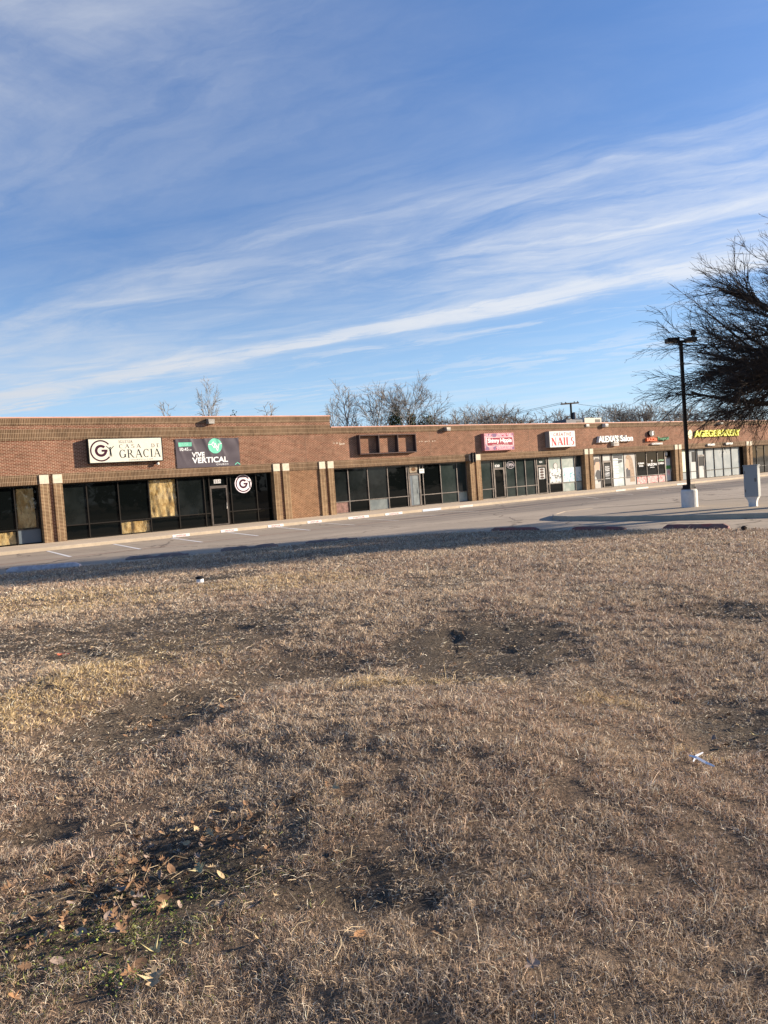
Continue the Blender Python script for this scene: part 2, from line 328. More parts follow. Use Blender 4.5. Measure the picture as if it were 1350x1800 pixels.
def vnoise(x, y, seed=0):
    xi = np.floor(x).astype(np.int64); yi = np.floor(y).astype(np.int64); fx = x-xi; fy = y-yi
    def hsh(i, j):
        h = (i*374761393 + j*668265263 + seed*974634777) & 0xffffffff
        h = ((h ^ (h >> 13))*1274126177) & 0xffffffff; return ((h ^ (h >> 16)) & 0xffff)/65535.0
    sx = fx*fx*(3-2*fx); sy = fy*fy*(3-2*fy)
    return (hsh(xi,yi)*(1-sx)+hsh(xi+1,yi)*sx)*(1-sy)+(hsh(xi,yi+1)*(1-sx)+hsh(xi+1,yi+1)*sx)*sy
def fbm(x, y, oct=4, seed=0):
    a = 0; t = 0; k = 1.0
    for o in range(oct): a = a + k*vnoise(x*2**o+17.3*o, y*2**o+5.1*o, seed+o); t += k; k *= 0.5
    return a/t
def sm(a, b, x): t = np.clip((x-a)/(b-a), 0, 1); return t*t*(3-2*t)
def blob(x, y, cx, cy, rx, ry, rot):
    c, s = math.cos(rot), math.sin(rot); u = ((x-cx)*c+(y-cy)*s)/rx; v = (-(x-cx)*s+(y-cy)*c)/ry
    return u*u+v*v
def gblob(px0, py0, px1, py1):
    """ground ellipse surveyed from the extents of a patch"""
    a = np.array(G((px0+px1)/2, (py0+py1)/2)); l = np.array(G(px0, (py0+py1)/2)); r = np.array(G(px1, (py0+py1)/2)); n = np.array(G((px0+px1)/2, py1)); f = np.array(G((px0+px1)/2, py0))
    return (a[0], a[1], np.linalg.norm(r-l)/2, np.linalg.norm(f-n)/2, math.atan2(*(r-l)[::-1]))
HOLLOWS = [(gblob(150,1085,560,1165), 0.05), (gblob(640,1110,1010,1210), 0.10), (gblob(380,1150,700,1225), 0.12), (gblob(170,1215,390,1340), 0.09), (gblob(1190,1230,1400,1370), 0.04), (gblob(420,1225,1100,1500), -0.14), (gblob(-120,1180,130,1380), -0.08), (gblob(500,1025,1250,1085), -0.07), (gblob(560,1690,1100,1900), -0.04), (gblob(150,1510,460,1640), 0.03), (gblob(1190,1080,1350,1105), 0.04), (gblob(560,1560,700,1650), 0.03), (gblob(30,1495,140,1540),0.03)]
DARK = [(gblob(-60,1090,560,1165), 0.85), (gblob(640,1090,1010,1210), 1.0), (gblob(380,1150,700,1225), 0.7), (gblob(170,1210,400,1340), 0.95), (gblob(100,1290,280,1400), 0.7), (gblob(1190,1235,1420,1360), 0.9), (gblob(150,1520,470,1650), 1.0), (gblob(-40,1600,330,1740), 0.7), (gblob(1190,1075,1400,1110), 0.7), (gblob(440,1080,560,1100), 0.4), (gblob(690,1015,860,1050), 0.55), (gblob(470,1550,840,1670), 0.7), (gblob(860,1190,1190,1250), 0.3), (gblob(320,1008,420,1032), 0.9),
        (gblob(10,1480,150,1530), 0.8), (gblob(900,1040,1200,1060), 0.25), (gblob(330,1500,480,1560), 0.6)]
STRAW = [(gblob(-80,1150,150,1420), 1.0), (gblob(-60,1040,300,1080), 0.6), (gblob(100,1130,420,1200), 0.35), (gblob(540,1205,900,1240), 0.75), (gblob(1000,1240,1140,1280), 0.6), (gblob(350,1010,620,1050), 0.6), (gblob(1180,1330,1300,1380), 0.5)]
def field(lst, x, y, wob=0.35):
    o = np.zeros(np.shape(x)); n = (fbm(x*2.3+7, y*2.3, 4, 91)-0.5)+(fbm(x*11, y*11, 2, 12)-0.5)*0.8; n2 = fbm(x*0.9, y*0.9+3, 3, 41)-0.5
    for (cx, cy, rx, ry, rot), k in lst:
        q = blob(x, y, cx, cy, rx, ry, rot)+n*3.2*wob+n2*2.6*wob; o = np.maximum(o, k*(1-sm(0.35, 1.35, q)))
    return o
def height(x, y):
    sdv = sdist(x, y)
    base = -0.125+0.20*sm(0.0, 11.0, sdv)+0.05*sm(10, 24, sdv)
    h = base+(fbm(x*0.35, y*0.35, 3, 5)-0.5)*0.16*sm(0.5, 6, sdv)+(fbm(x*1.3, y*1.3, 3, 9)-0.5)*0.065*sm(0.2, 3, sdv)+(fbm(x*5, y*5, 2, 3)-0.5)*0.022*sm(0, 1, sdv)
    for (cx, cy, rx, ry, rot), k in HOLLOWS:
        h = h-k*np.exp(-1.1*blob(x, y, cx, cy, rx, ry, rot))
    h = h-.030*sm(.52,.66, fbm(x*2.6+3, y*2.6, 3, 61))*field(DARK, x, y)*sm(1, 4, sdv)
    h = np.where(sdv < 0, np.maximum(-0.30, -0.125+sdv*1.2), h)
    far = np.hypot(x, y); return np.where(far > 200, -0.3, h)
def grid_mesh(name, xs, ys, mtl, zf):
    X, Y = np.meshgrid(xs, ys); Z = zf(X, Y); n, m_ = X.shape
    v = np.stack([X.ravel(), Y.ravel(), Z.ravel()], 1); i = np.arange(n*m_).reshape(n, m_)
    f = np.stack([i[:-1,:-1].ravel(), i[:-1,1:].ravel(), i[1:,1:].ravel(), i[1:,:-1].ravel()], 1)
    me = bpy.data.meshes.new(name); me.vertices.add(len(v)); me.vertices.foreach_set('co', v.astype(np.float32).ravel())
    me.loops.add(f.size); me.loops.foreach_set('vertex_index', f.astype(np.int32).ravel()); me.polygons.add(len(f))
    me.polygons.foreach_set('loop_start', np.arange(0, f.size, 4, dtype=np.int32)); me.polygons.foreach_set('use_smooth', np.ones(len(f), bool))
    me.update(calc_edges=True); me.validate(); me.materials.append(mtl); o = bpy.data.objects.new(name, me); COL.objects.link(o); return o
def axis(segs):
    out = []
    for a, b, st in segs: out += list(np.arange(a, b, st))
    return np.array(out+[segs[-1][1]])
def soil_mat():
    m = bpy.data.materials.new('thatch_and_soil'); m.use_nodes = True; nt = NT(m.node_tree); b = m.node_tree.nodes['Principled BSDF']
    geo = nt.node('ShaderNodeNewGeometry'); P = geo.outputs['Position']
    n1 = nt.noise(P, 0.5, 5, 0.6); n2 = nt.noise(P, 7, 6, 0.7); n3 = nt.noise(P, 45, 5, 0.7)
    c = nt.mix(nt.mr(n1, 0.3, 0.7), (0.17,0.115,0.075), (0.23,0.165,0.11)); c = nt.mix(nt.mr(n2, 0.35, 0.7, 0, 0.7), c, (0.30,0.215,0.14)); c = nt.mix(nt.mr(n3, 0.35, 0.65, 0.75, 0), c, (0.055,0.038,0.026))
    at = nt.node('ShaderNodeAttribute', attribute_name='dark'); c = nt.mix(nt.m('MULTIPLY', at.outputs['Fac'], 0.85), c, nt.mix(nt.mr(n3, 0.3, 0.7), (0.030,0.024,0.018), (0.13,0.105,0.075)))
    nt.set(b.inputs['Base Color'], c); b.inputs['Roughness'].default_value = 0.95; b.inputs['Specular IOR Level'].default_value = 0.15
    nt.set(b.inputs['Normal'], nt.node('ShaderNodeBump', {'Height': nt.m('ADD', n3, n2), 'Strength': 0.9, 'Distance': 0.03}).outputs[0]); return m
M_SOIL = soil_mat()
xs = axis([(-1500,-300,200),(-300,-60,20),(-60,-8,2),(-8,0,0.25),(0,8,0.09),(8,22,0.16),(22,40,1.5),(40,200,10),(200,1500,150)])
ys = axis([(-1500,-300,200),(-300,-60,20),(-60,-8,2),(-8,0,0.25),(0,9,0.09),(9,26.5,0.16),(26.5,60,2),(60,300,12),(300,1500,150)])
ground = grid_mesh('ground', xs, ys, M_SOIL, height); tag(ground, kind='structure')
_v = np.zeros(len(ground.data.vertices)*3, np.float32); ground.data.vertices.foreach_get('co', _v); _v = _v.reshape(-1, 3)
att = ground.data.attributes.new('dark', 'FLOAT', 'POINT'); att.data.foreach_set('value', field(DARK, _v[:,0], _v[:,1]).astype(np.float32))

# ---- parking lot sheet, walk, island
LZ = -0.15
mb = MB(); e = [tuple(p) for p in EDGE]
far = [(60,-60),(240,-60),(240,38.0),(-200,38.0)]
mb.add([(x,y,LZ) for x,y in e+far[1:]], [tuple(range(len(e)+3))])
lot = mb.build('parking_lot', M_LOT, origin=(0,0,LZ)); tag(lot, kind='structure')
import bmesh
def triangulate(o):
    bm = bmesh.new(); bm.from_mesh(o.data); bmesh.ops.triangulate(bm, faces=bm.faces); bmesh.ops.recalc_face_normals(bm, faces=bm.faces); bm.to_mesh(o.data); bm.free()
triangulate(lot)
D = 39.42
KY = 35.15                                          # kerb line of the walk
walk = MB().box(-40, 110, KY+0.15, D+0.6, -0.4, 0.0).build('sidewalk', M_WALK); tag(walk, kind='structure')
kerb = MB().add([(-40,KY,-0.4),(110,KY,-0.4),(110,KY+0.02,-0.02),(-40,KY+0.02,-0.02),(-40,KY+0.05,0.002),(110,KY+0.05,0.002),(110,KY+0.147,0.002),(-40,KY+0.147,0.002),(-40,KY+0.147,-0.4),(110,KY+0.147,-0.4)],
               [(0,1,2,3),(3,2,5,4),(4,5,6,7),(7,6,9,8)]).build('walk_kerb', M_CURB); tag(kerb, kind='structure')
ISL = [(23.9,20.6),(23.1,19.9),(22.75,18.9),(22.55,16.5),(22.7,14.2),(23.3,12.0),(24.6,8.5),(27.0,3.0),(30,-3),(34,-4),(39,2),(38.5,7),(36,12.2),(32.6,16.6),(29.5,19.6),(27.2,21.3),(25.4,21.4)]
def inset(poly, d):
    n = len(poly); out = []; 
    for i in range(n):
        a, b, c = Vector(poly[i-1]), Vector(poly[i]), Vector(poly[(i+1)%n]); d1 = (b-a).normalized(); d2 = (c-b).normalized()
        n1 = Vector((-d1.y, d1.x)); n2 = Vector((-d2.y, d2.x)); nn = (n1+n2).normalized(); k = d/max(0.4, nn.dot(n1)); out.append(tuple(b+nn*k))
    return out
area = sum(ISL[i-1][0]*ISL[i][1]-ISL[i][0]*ISL[i-1][1] for i in range(len(ISL)))
if area < 0: ISL = ISL[::-1]
ins = inset(ISL, 0.16)
n = len(ISL); mb = MB(); mid = inset(ISL, 0.03)
mb.add([(x,y,-0.3) for x,y in ISL]+[(x,y,-0.02) for x,y in ISL]+[(x,y,0.0) for x,y in mid]+[(x,y,0.0) for x,y in ins]+[(x,y,-0.3) for x,y in ins],
       [(k*n+i, k*n+(i+1)%n, (k+1)*n+(i+1)%n, (k+1)*n+i) for k in range(4) for i in range(n)])
o = mb.build('island_kerb', M_CURB); tag(o, kind='structure')
o = MB().prism(inset(ISL, 0.163), -0.3, -0.012).build('traffic_island', M_ISL); tag(o, kind='structure'); triangulate(o)

# ---- painted markings
def strip(a, b, wd, z): 
    a = Vector(a); b = Vector(b); d = (b-a).normalized(); nrm = Vector((-d.y, d.x))*wd/2
    return [(*(a-nrm), z), (*(b-nrm), z), (*(b+nrm), z), (*(a+nrm), z)]
def mark(name, a, b, wd, mtl, z=LZ+0.004):
    o = MB().add(strip(a, b, wd, z), [(0,1,2,3)]).build(name, mtl); tag(o, kind='structure'); return o
lines = [((8.14,34.9),(7.63,29.4)),((10.95,34.9),(10.2,29.3)),((13.65,34.9),(12.8,29.5)),((16.5,34.9),(15.4,29.6)),((19.25,34.9),(17.95,29.5)),((21.8,34.9),(20.5,29.6)),((24.3,34.9),(23.0,29.5)),((27.0,34.9),(25.7,29.5)),((29.7,34.9),(28.4,29.5)),((5.4,34.9),(4.95,29.4)),((2.6,34.9),(2.2,29.4))]
for k, (a, b) in enumerate(lines): mark('parking_line', a, b, 0.13 if k < 7 or k > 8 else 0.1, M_WHITE if k < 5 else M_WORN)
for a, b in ((43,38.5),(46.5,42),(50,45.5),(53.5,49),(57,52.5)): mark('parking_line', (a,34.9), (b,29.5), 0.1, M_WORN)
mark('fire_lane_line', (-20,29.3), (8,29.3), 0.09, M_REDL); mark('fire_lane_line', (8,29.3), (30,29.9), 0.09, M_REDL); mark('fire_lane_line', (30,29.9), (60,30.2), 0.07, M_REDL)

# ---------------------------------------------------------------- lettering
def text_geo(body, shear=0.0, space=1.0, bold=0.0):
    cu = bpy.data.curves.new('t', 'FONT'); cu.body = body; cu.shear = shear; cu.space_character = space; cu.offset = bold; cu.resolution_u = 4
    ob = bpy.data.objects.new('t', cu); COL.objects.link(ob)
    dg = bpy.context.evaluated_depsgraph_get(); me = bpy.data.meshes.new_from_object(ob.evaluated_get(dg))
    vs = [tuple(v.co[:2]) for v in me.vertices]; fs = [tuple(p.vertices) for p in me.polygons]
    bpy.data.objects.remove(ob); bpy.data.curves.remove(cu); bpy.data.meshes.remove(me)
    return vs, fs
def fit(vs, u0, u1, z0, z1):
    xs_ = [v[0] for v in vs]; ys_ = [v[1] for v in vs]; a, b = min(xs_), max(xs_); c, d = min(ys_), max(ys_)
    return [(u0+(x-a)/(b-a)*(u1-u0), z0+(y-c)/(d-c)*(z1-z0)) for x, y in vs]
def extrude_faces(mb, v2, fs, y, depth):
    if depth <= 0: mb.add([(x,y,z) for x,z in v2], fs); return
    n = len(v2); mb.add([(x,y-depth,z) for x,z in v2]+[(x,y,z) for x,z in v2], list(fs)+[tuple(i+n for i in reversed(f)) for f in fs])
    cnt = {}
    for f in fs:
        for i in range(len(f)):
            a, b = f[i], f[(i+1)%len(f)]; cnt[(a,b)] = 1
    base = len(mb.v)-2*n
    for (a, b) in cnt:
        if (b, a) not in cnt: mb.f.append((base+a, base+a+n, base+b+n, base+b))
def letters(body, u0, u1, z0, z1, y, depth=0.0, mb=None, **kw):
    mb = mb or MB(); vs, fs = text_geo(body, **kw); extrude_faces(mb, fit(vs, u0, u1, z0, z1), fs, y, depth); return mb
# roman capitals drawn with thick and thin strokes and slab serifs, unit box; (strokes: x0,y0,x1,y1,w)
def arc(cx, cy, rx, ry, a0, a1, w0, w1, n=14):
    q = []
    for i in range(n):
        t0 = R(a0+(a1-a0)*i/n); t1 = R(a0+(a1-a0)*(i+1)/n)
        def wd(t): return w0+(w1-w0)*abs(math.cos(t))
        q.append([(cx+(rx-wd(t0))*math.cos(t0), cy+(ry-wd(t0)*0.8)*math.sin(t0)), (cx+rx*math.cos(t0), cy+ry*math.sin(t0)), (cx+rx*math.cos(t1), cy+ry*math.sin(t1)), (cx+(rx-wd(t1))*math.cos(t1), cy+(ry-wd(t1)*0.8)*math.sin(t1))])
    return q
def bar(x0, y0, x1, y1, wd): return [[(x0-wd/2,y0),(x0+wd/2,y0),(x1+wd/2,y1),(x1-wd/2,y1)]]
def ser(x, y, wd, t=0.045): return [[(x-wd/2,y),(x+wd/2,y),(x+wd/2,y+t),(x-wd/2,y+t)]]
def glyph(c, k=1.0):
    T_, t_ = 0.14*k, 0.055*k
    g = {'I': bar(.2,0,.2,1,T_)+ser(.2,0,.34)+ser(.2,.955,.34), 'L': bar(.2,0,.2,1,T_)+ser(.2,.955,.36)+[[(.05,0),(.66,0),(.66,.05),(.05,.05)],[(.6,0),(.66,0),(.68,.25),(.64,.25)]],
         'E': bar(.2,0,.2,1,T_)+[[(.05,0),(.66,0),(.66,.05),(.05,.05)],[(.05,.95),(.64,.95),(.64,1),(.05,1)],[(.2,.48),(.5,.48),(.5,.53),(.2,.53)],[(.61,0),(.66,0),(.68,.22),(.64,.22)],[(.6,.8),(.64,.8),(.64,1),(.6,1)]],
         'N': bar(.17,0,.17,1,t_)+bar(.8,0,.8,1,t_)+bar(.17,1,.78,0,T_*1.15)+ser(.17,0,.3)+ser(.8,.955,.3)+ser(.12,.955,.22),
         'A': bar(.1,0,.44,1,t_)+bar(.84,0,.46,1,T_*1.1)+[[(.24,.32),(.68,.32),(.68,.38),(.24,.38)]]+ser(.1,0,.26)+ser(.84,0,.3),
         'C': arc(.46,.5,.44,.51,50,310,t_,T_)+[[(.72,.72),(.77,.72),(.77,.99),(.74,.99)]], 'G': arc(.46,.5,.44,.51,50,330,t_,T_)+bar(.8,.08,.8,.44,T_)+ser(.8,.42,.3)+[[(.74,.72),(.79,.72),(.79,.99),(.76,.99)]],
         'D': bar(.17,0,.17,1,T_)+arc(.34,.5,.5,.5,-90,90,t_,T_)+[[(.03,0),(.36,0),(.36,.045),(.03,.045)],[(.03,.955),(.36,.955),(.36,1),(.03,1)]],
         'R': bar(.17,0,.17,1,T_)+arc(.38,.74,.3,.26,-90,90,t_,T_)+[[(.03,.955),(.4,.955),(.4,1),(.03,1)],[(.17,.48),(.4,.48),(.4,.53),(.17,.53)]]+bar(.84,0,.42,.5,T_)+ser(.17,0,.3)+ser(.88,0,.2),
         'S': arc(.37,.74,.29,.26,60,270,t_,T_*.9)+arc(.37,.27,.31,.27,90,-130,t_,T_*.9)+[[(.56,.74),(.6,.74),(.6,.98),(.57,.98)],[(.06,.02),(.09,.02),(.1,.28),(.06,.28)]]}
    wdt = {'I': .4, 'L': .7, 'E': .7, 'N': .98, 'A': .95, 'C': .86, 'G': .96, 'D': .88, 'R': .98, 'S': .7}
    return g[c], wdt[c]
def serif(body, u0, u1, z0, z1, y, mb=None, k=1.0, gap=0.12):
    mb = mb or MB(); x = 0.0; quads = []
    for c in body:
        if c == ' ': x += 0.5+gap; continue
        g_, w_ = glyph(c, k)
        for q in g_: quads.append([(px+x, py) for px, py in q])
        x += w_+gap
    tot = x-gap
    for i, q in enumerate(quads): mb.add([(u0+px/tot*(u1-u0), y-0.0004*(i % 5), z0+py*(z1-z0)) for px, py in q], [(0,1,2,3)])
    return mb
def disc(mb, cx, cz, r, y, n=40, ry=None):
    ry = ry or r; mb.add([(cx+r*math.cos(2*math.pi*i/n), y, cz+ry*math.sin(2*math.pi*i/n)) for i in range(n)], [tuple(range(n))]); return mb
def ring(mb, cx, cz, r0, r1, a0, a1, y, n=40):
    for i in range(n):
        t0, t1 = R(a0+(a1-a0)*i/n), R(a0+(a1-a0)*(i+1)/n)
        mb.add([(cx+r0*math.cos(t0),y,cz+r0*math.sin(t0)),(cx+r1*math.cos(t0),y,cz+r1*math.sin(t0)),(cx+r1*math.cos(t1),y,cz+r1*math.sin(t1)),(cx+r0*math.cos(t1),y,cz+r0*math.sin(t1))],[(0,1,2,3)])
    return mb

# kerb lettering
def vis(px0, px1, word=True, mtl=None):
    a = FP(px0, 900, KY-0.006); b = FP(px1, 900, KY-0.006)
    return a[0], b[0]
def kx(px, py): return FP(px, py, KY)[0]
for i, (p0, y0, p1, y1, word) in enumerate([(303,939,333,935,1),(388,929,417,925,1),(471,921,498,917,1),(540,913,565,910,1),(612,906,648,902,1),(677,900,707,896,1),(743,893,775,889,0),(808,885,831,882,0),(1083,864,1100,862,0),(1118,860,1140,858,0),(1190,852,1210,850,0)]):
    a, b = kx(p0, y0), kx(p1, y1)
    m_ = MB().add([(a,KY-0.004,-0.145),(b,KY-0.004,-0.145),(b,KY+0.014,-0.018),(a,KY+0.014,-0.018)],[(0,1,2,3)])
    o = m_.build('kerb_marking', mat('blue_white_paint', (0.50,0.56,0.62), 0.7, var=0.1) if i == 6 else (M_WHITE if word else M_WORN)); tag(o, kind='structure')
    if word:
        o = letters('VISITOR', a+(b-a)*.2, b-(b-a)*.2, -0.125, -0.04, KY-0.012).build('kerb_lettering', M_REDT); tag(o, kind='structure')

# ---------------------------------------------------------------- strip mall building
REC = 0.40; K = 1+REC/D; YW = D+REC
def W(u, z): return u*K, 1.75+(z-1.75)*K
bld = empty('strip_mall', (40, D, 0), 'long single storey brick strip mall with dark storefront windows and a stepped parapet', 'building')
HI, LO = 6.06, 5.37; XL, XS, XR = -17.0, 25.97, 101.3
PAIRS = [(-16.2,-15.15),(-3.50,-2.47),(9.10,10.13),(21.80,22.84),(24.94,25.97),(37.36,38.42),(49.96,51.02),(62.62,63.66),(75.14,76.22),(87.8,88.85),(100.3,101.3)]
WT = 0.6                                          # wall thickness behind face
def P(name, mb, m_, parent=bld, **kw): return mb.build(name, m_, parent, **kw)
P('wall', MB().box(XL, XR, D, D+WT, 3.30, 4.93), M_RED)
P('wall', MB().box(XL, XS, D, D+WT, 5.47, 5.66).box(XL, XL+0.3, D+WT, D+24, 0, 5.9).box(XR-0.3, XR, D+WT, D+24, 0, 5.2).box(XL+0.3, XR-0.3, D+23.7, D+24, 0, 5.2), M_RED)
P('soldier_course', MB().box(XL, XS, D-0.015, D+WT, 5.66, 6.005), M_SOLD)
P('soldier_course', MB().box(XL, XS, D-0.015, D+WT, 4.93, 5.47), M_SOLD)
P('soldier_course', MB().box(XS, XR, D-0.015, D+WT, 4.93, 5.315), M_SOLD)
P('coping', MB().box(XL-0.03, XS+0.03, D-0.05, D+WT+0.03, 6.005, HI), M_COP)
P('coping', MB().box(XS+0.031, XR+0.03, D-0.05, D+WT+0.03, 5.315, LO), M_COP)
P('roof', MB().box(XL+0.3, XR-0.3, D+WT, D+23.7, 4.55, 4.75), M_ROOF)
for i in range(len(PAIRS)-1):                     # lintels between pilaster pairs
    a, b = PAIRS[i][1], PAIRS[i+1][0]
    P('lintel', MB().box(a, b, D-0.012, D+WT, 2.82, 3.30), M_SOLD)
pilaster_caps = 0
for a, b in PAIRS:
    w_ = (b-a-0.20)/2
    for x0 in (a, b-w_):
        p = P('pilaster', MB().box(x0, x0+w_, D-0.05, D+0.5, 0, 2.84), M_PIL)
        c = P('capstone', MB().box(x0-0.005, x0+w_+0.005, D-0.065, D+0.3, 2.84, 3.27), M_CAP, p)
    P('pilaster_gap', MB().box(a+w_, b-w_, D+0.06, D+0.5, 0, 3.30), M_RED)
    P('wall', MB().box(a, b, D+0.30, D+WT, 2.84, 3.30), M_RED)
P('infill_panel', MB().box(22.84, 24.94, D+0.03, D+WT, 0, 2.82), M_INF)
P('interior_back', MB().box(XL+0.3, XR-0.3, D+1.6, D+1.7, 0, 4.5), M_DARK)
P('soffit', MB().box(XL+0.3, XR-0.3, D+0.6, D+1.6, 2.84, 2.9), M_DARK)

def frame_boxes(mb, x0, x1, z0, z1, t=0.055, dep=0.11, y=YW):
    mb.box(x0, x1, y-dep/2, y+dep/2, z0, z0+t); mb.box(x0, x1, y-dep/2, y+dep/2, z1-t, z1)
    mb.box(x0, x0+t, y-dep/2-0.002, y+dep/2, z0+t, z1-t); mb.box(x1-t, x1, y-dep/2-0.002, y+dep/2, z0+t, z1-t); return mb
ZT = 2.82
def storefront(a, b, ms, door=None, rail=0.74, upper=None, lower=None, frame=M_FRAME, default=M_GL, dglass=M_GL, raillight=False):
    """a,b jambs; ms: mullion positions on the facade plane; doors: list of (u0,u1)"""
    doors = door or []
    ups = upper or {}; lows = lower or {}
    xs_ = [a]+[m_*K for m_ in ms]+[b]
    fr = MB(); fr.box(a, b, YW-0.06, YW+0.06, ZT-0.07, ZT)
    fr.box(a, b, YW-0.05, YW+0.06, 0.0, 0.05) if not doors else None
    rl = 1.75+(rail-1.75)*K
    dk = [(d0*K, d1*K) for d0, d1 in doors]
    def indoor(x): return any(d0-0.01 <= x <= d1+0.01 for d0, d1 in dk)
    for x in xs_[1:-1]: fr.box(x-0.028, x+0.028, YW-0.062, YW+0.062, 0.0, ZT-0.07)
    fr.box(a, a+0.05, YW-0.062, YW+0.062, 0, ZT-0.07); fr.box(b-0.05, b, YW-0.062, YW+0.062, 0, ZT-0.07)
    spans = []
    for k in range(len(xs_)-1):
        x0, x1 = xs_[k], xs_[k+1]
        if any(abs((x0+x1)/2-(d0+d1)/2) < 0.3 for d0, d1 in dk): continue
        fr.box(x0+0.028, x1-0.028, YW-0.055, YW+0.05, rl-0.025, rl+0.025); fr.box(x0+0.028, x1-0.028, YW-0.05, YW+0.05, 0.0, 0.05)
        spans.append((k, x0, x1))
    f = P('storefront_frame', fr, frame)
    for k, x0, x1 in spans:
        for (z0, z1, dct) in ((0.05, rl-0.025, lows), (rl+0.025, ZT-0.07, ups)):
            m_ = dct.get(k, default)
            MB().box(x0+0.028, x1-0.028, YW-0.008+0.004*(k % 2), YW+0.012, z0, z1).build('pane', m_, f)
    for d0, d1 in dk:                              # aluminium door with stile frame, glass, pull handle and transom
        zt = 2.16
        dr = MB(); frame_boxes(dr, d0+0.03, d1-0.03, 0.02, zt, 0.075, 0.09, YW-0.01); drf = P('door', dr, M_DOORF)
        dr2 = MB().box(d0+0.105, d1-0.105, YW-0.02, YW, 0.095, zt-0.075); dr2.build('door_glass', dglass, drf)
        h = MB().tube([(d1-0.14,YW-0.06,1.25),(d1-0.14,YW-0.11,1.22),(d1-0.14,YW-0.11,0.92),(d1-0.14,YW-0.06,0.9)], 0.014, 6).build('handle', mat('steel', (0.55,0.53,0.5), 0.3, 0.8), drf)
        MB().box(d0+0.028, d1-0.028, YW-0.06, YW+0.06, zt, zt+0.07).build('transom_bar', M_DOORF, drf)
        MB().box(d0+0.028, d1-0.028, YW-0.008, YW+0.012, zt+0.07, ZT-0.07).build('transom_pane', default, drf)
    return f
# bays (upper/lower dictionaries: index of span -> glass)
storefront(-15.15, -3.50, [-14,-12.5,-11,-9.4,-8.3,-7.2,-5.6])
storefront(-2.47, 9.10, [-1.3,0.2,1.8,3.3,4.8,6.38,7.93], upper={7: M_GLC}, lower={6: M_GLC, 7: M_GLB})
storefront(10.13, 21.80, [11.24,12.80,14.38,15.95,17.45,17.76,18.83,19.04,20.62], door=[(17.76,18.83)], upper={3: M_GLC, 4: M_GL2, 0: M_GL2}, lower={2: M_GLC})
storefront(25.97, 37.36, [26.98,28.48,30.06,31.63,31.78,32.75,33.02,34.58,36.08], door=[(31.78,32.75)], frame=M_FRAME2, upper={0: M_GL2, 1: M_GL2, 2: M_GL2, 8: M_GLG, 9: M_GLG}, lower={0: mat('red_brown_panel', (0.20,0.115,0.095), 0.6, var=0.4, vscale=5), 2: glass_dark('streaked_grey_panel', (0.13,0.15,0.15), 0.2, blotch=(0.22,0.24,0.23)), 8: M_GLG, 9: M_GLF}, dglass=M_GLB)
storefront(38.42, 49.96, [39.48,39.66,40.72,40.88,41.94,42.97,44.05,44.24,45.32,45.56,47.08,48.66], door=[(39.66,40.72),(44.24,45.32)], frame=M_FRAME2, default=M_GLG, dglass=M_GL, lower={9: M_GLG, 10: M_GL, 11: M_GLF, 12: M_GLF}, upper={10: M_GLF, 11: M_GLF, 12: M_GLG})
storefront(51.02, 62.62, [51.92,52.19,53.28,53.46,55.05,56.70,58.22,59.86,60.95,61.90], door=[(52.19,53.28),(60.95,61.90)], frame=M_FRAME2, default=M_GL, lower={4: M_GLF}, upper={4: M_GLF})
storefront(63.66, 75.14, [64.6,65.98,66.23,67.36,67.58,69.10,70.66,72.18,73.74], door=[(66.23,67.36)], frame=M_FRAME, default=M_GLP, upper={9: M_GL}, lower={9: M_GL}, dglass=M_GLP)
storefront(76.22, 87.8, [77.06,78.6,80.1,81.7,83.2,84.8,86.4], upper={0: M_GL}, default=M_GL2)
storefront(88.85, 100.3, [90,91.5,93,94.5,96,97.5,99])

# ---------------------------------------------------------------- insulation seen behind glass
def insulation(u0, u1, z0, z1, label, seed):
    a, z0 = W(u0, z0); b, z1 = W(u1, z1); nx, nz = 26, 30; y = YW+0.09; vs = []; r_ = np.random.default_rng(seed); ph = r_.random(6)*6
    X, Z = np.meshgrid(np.linspace(a, b, nx), np.linspace(z0, z1, nz)); N = fbm(X*3+seed, Z*1.1, 4, seed)
    N2 = fbm(X*8+seed, Z*2.4, 3, seed+5); Yv = y-0.10*np.abs(np.sin((X-a)*5.5+ph[0]+N*4))*0.5-0.12*(N-0.5)-0.06*(N2-0.5)
    mb = MB(); mb.add(np.stack([X.ravel(), Yv.ravel(), Z.ravel()], 1).tolist(), [(j*nx+i, j*nx+i+1, (j+1)*nx+i+1, (j+1)*nx+i) for j in range(nz-1) for i in range(nx-1)])
    mb.box(a, b, y+0.07, y+0.12, z0, z1)
    o = mb.build('insulation_batt', M_INS, smooth=True); tag(o, label, 'insulation', 'insulation batts behind the storefront glass')
insulation(8.03, 8.80, 0.80, 2.66, 'crumpled yellow insulation filling the tall pane left of the leftmost pilasters', 3)
insulation(6.45, 7.86, 0.08, 0.66, 'low strip of folded yellow insulation in the lower left corner pane of the building', 5)
insulation(14.45, 15.86, 0.78, 2.72, 'big yellow insulation batt filling an upper pane below the gap between the sign and banner', 8)
insulation(12.88, 14.30, 0.08, 0.66, 'row of yellow insulation folds in the lower pane beside the big batt', 12)

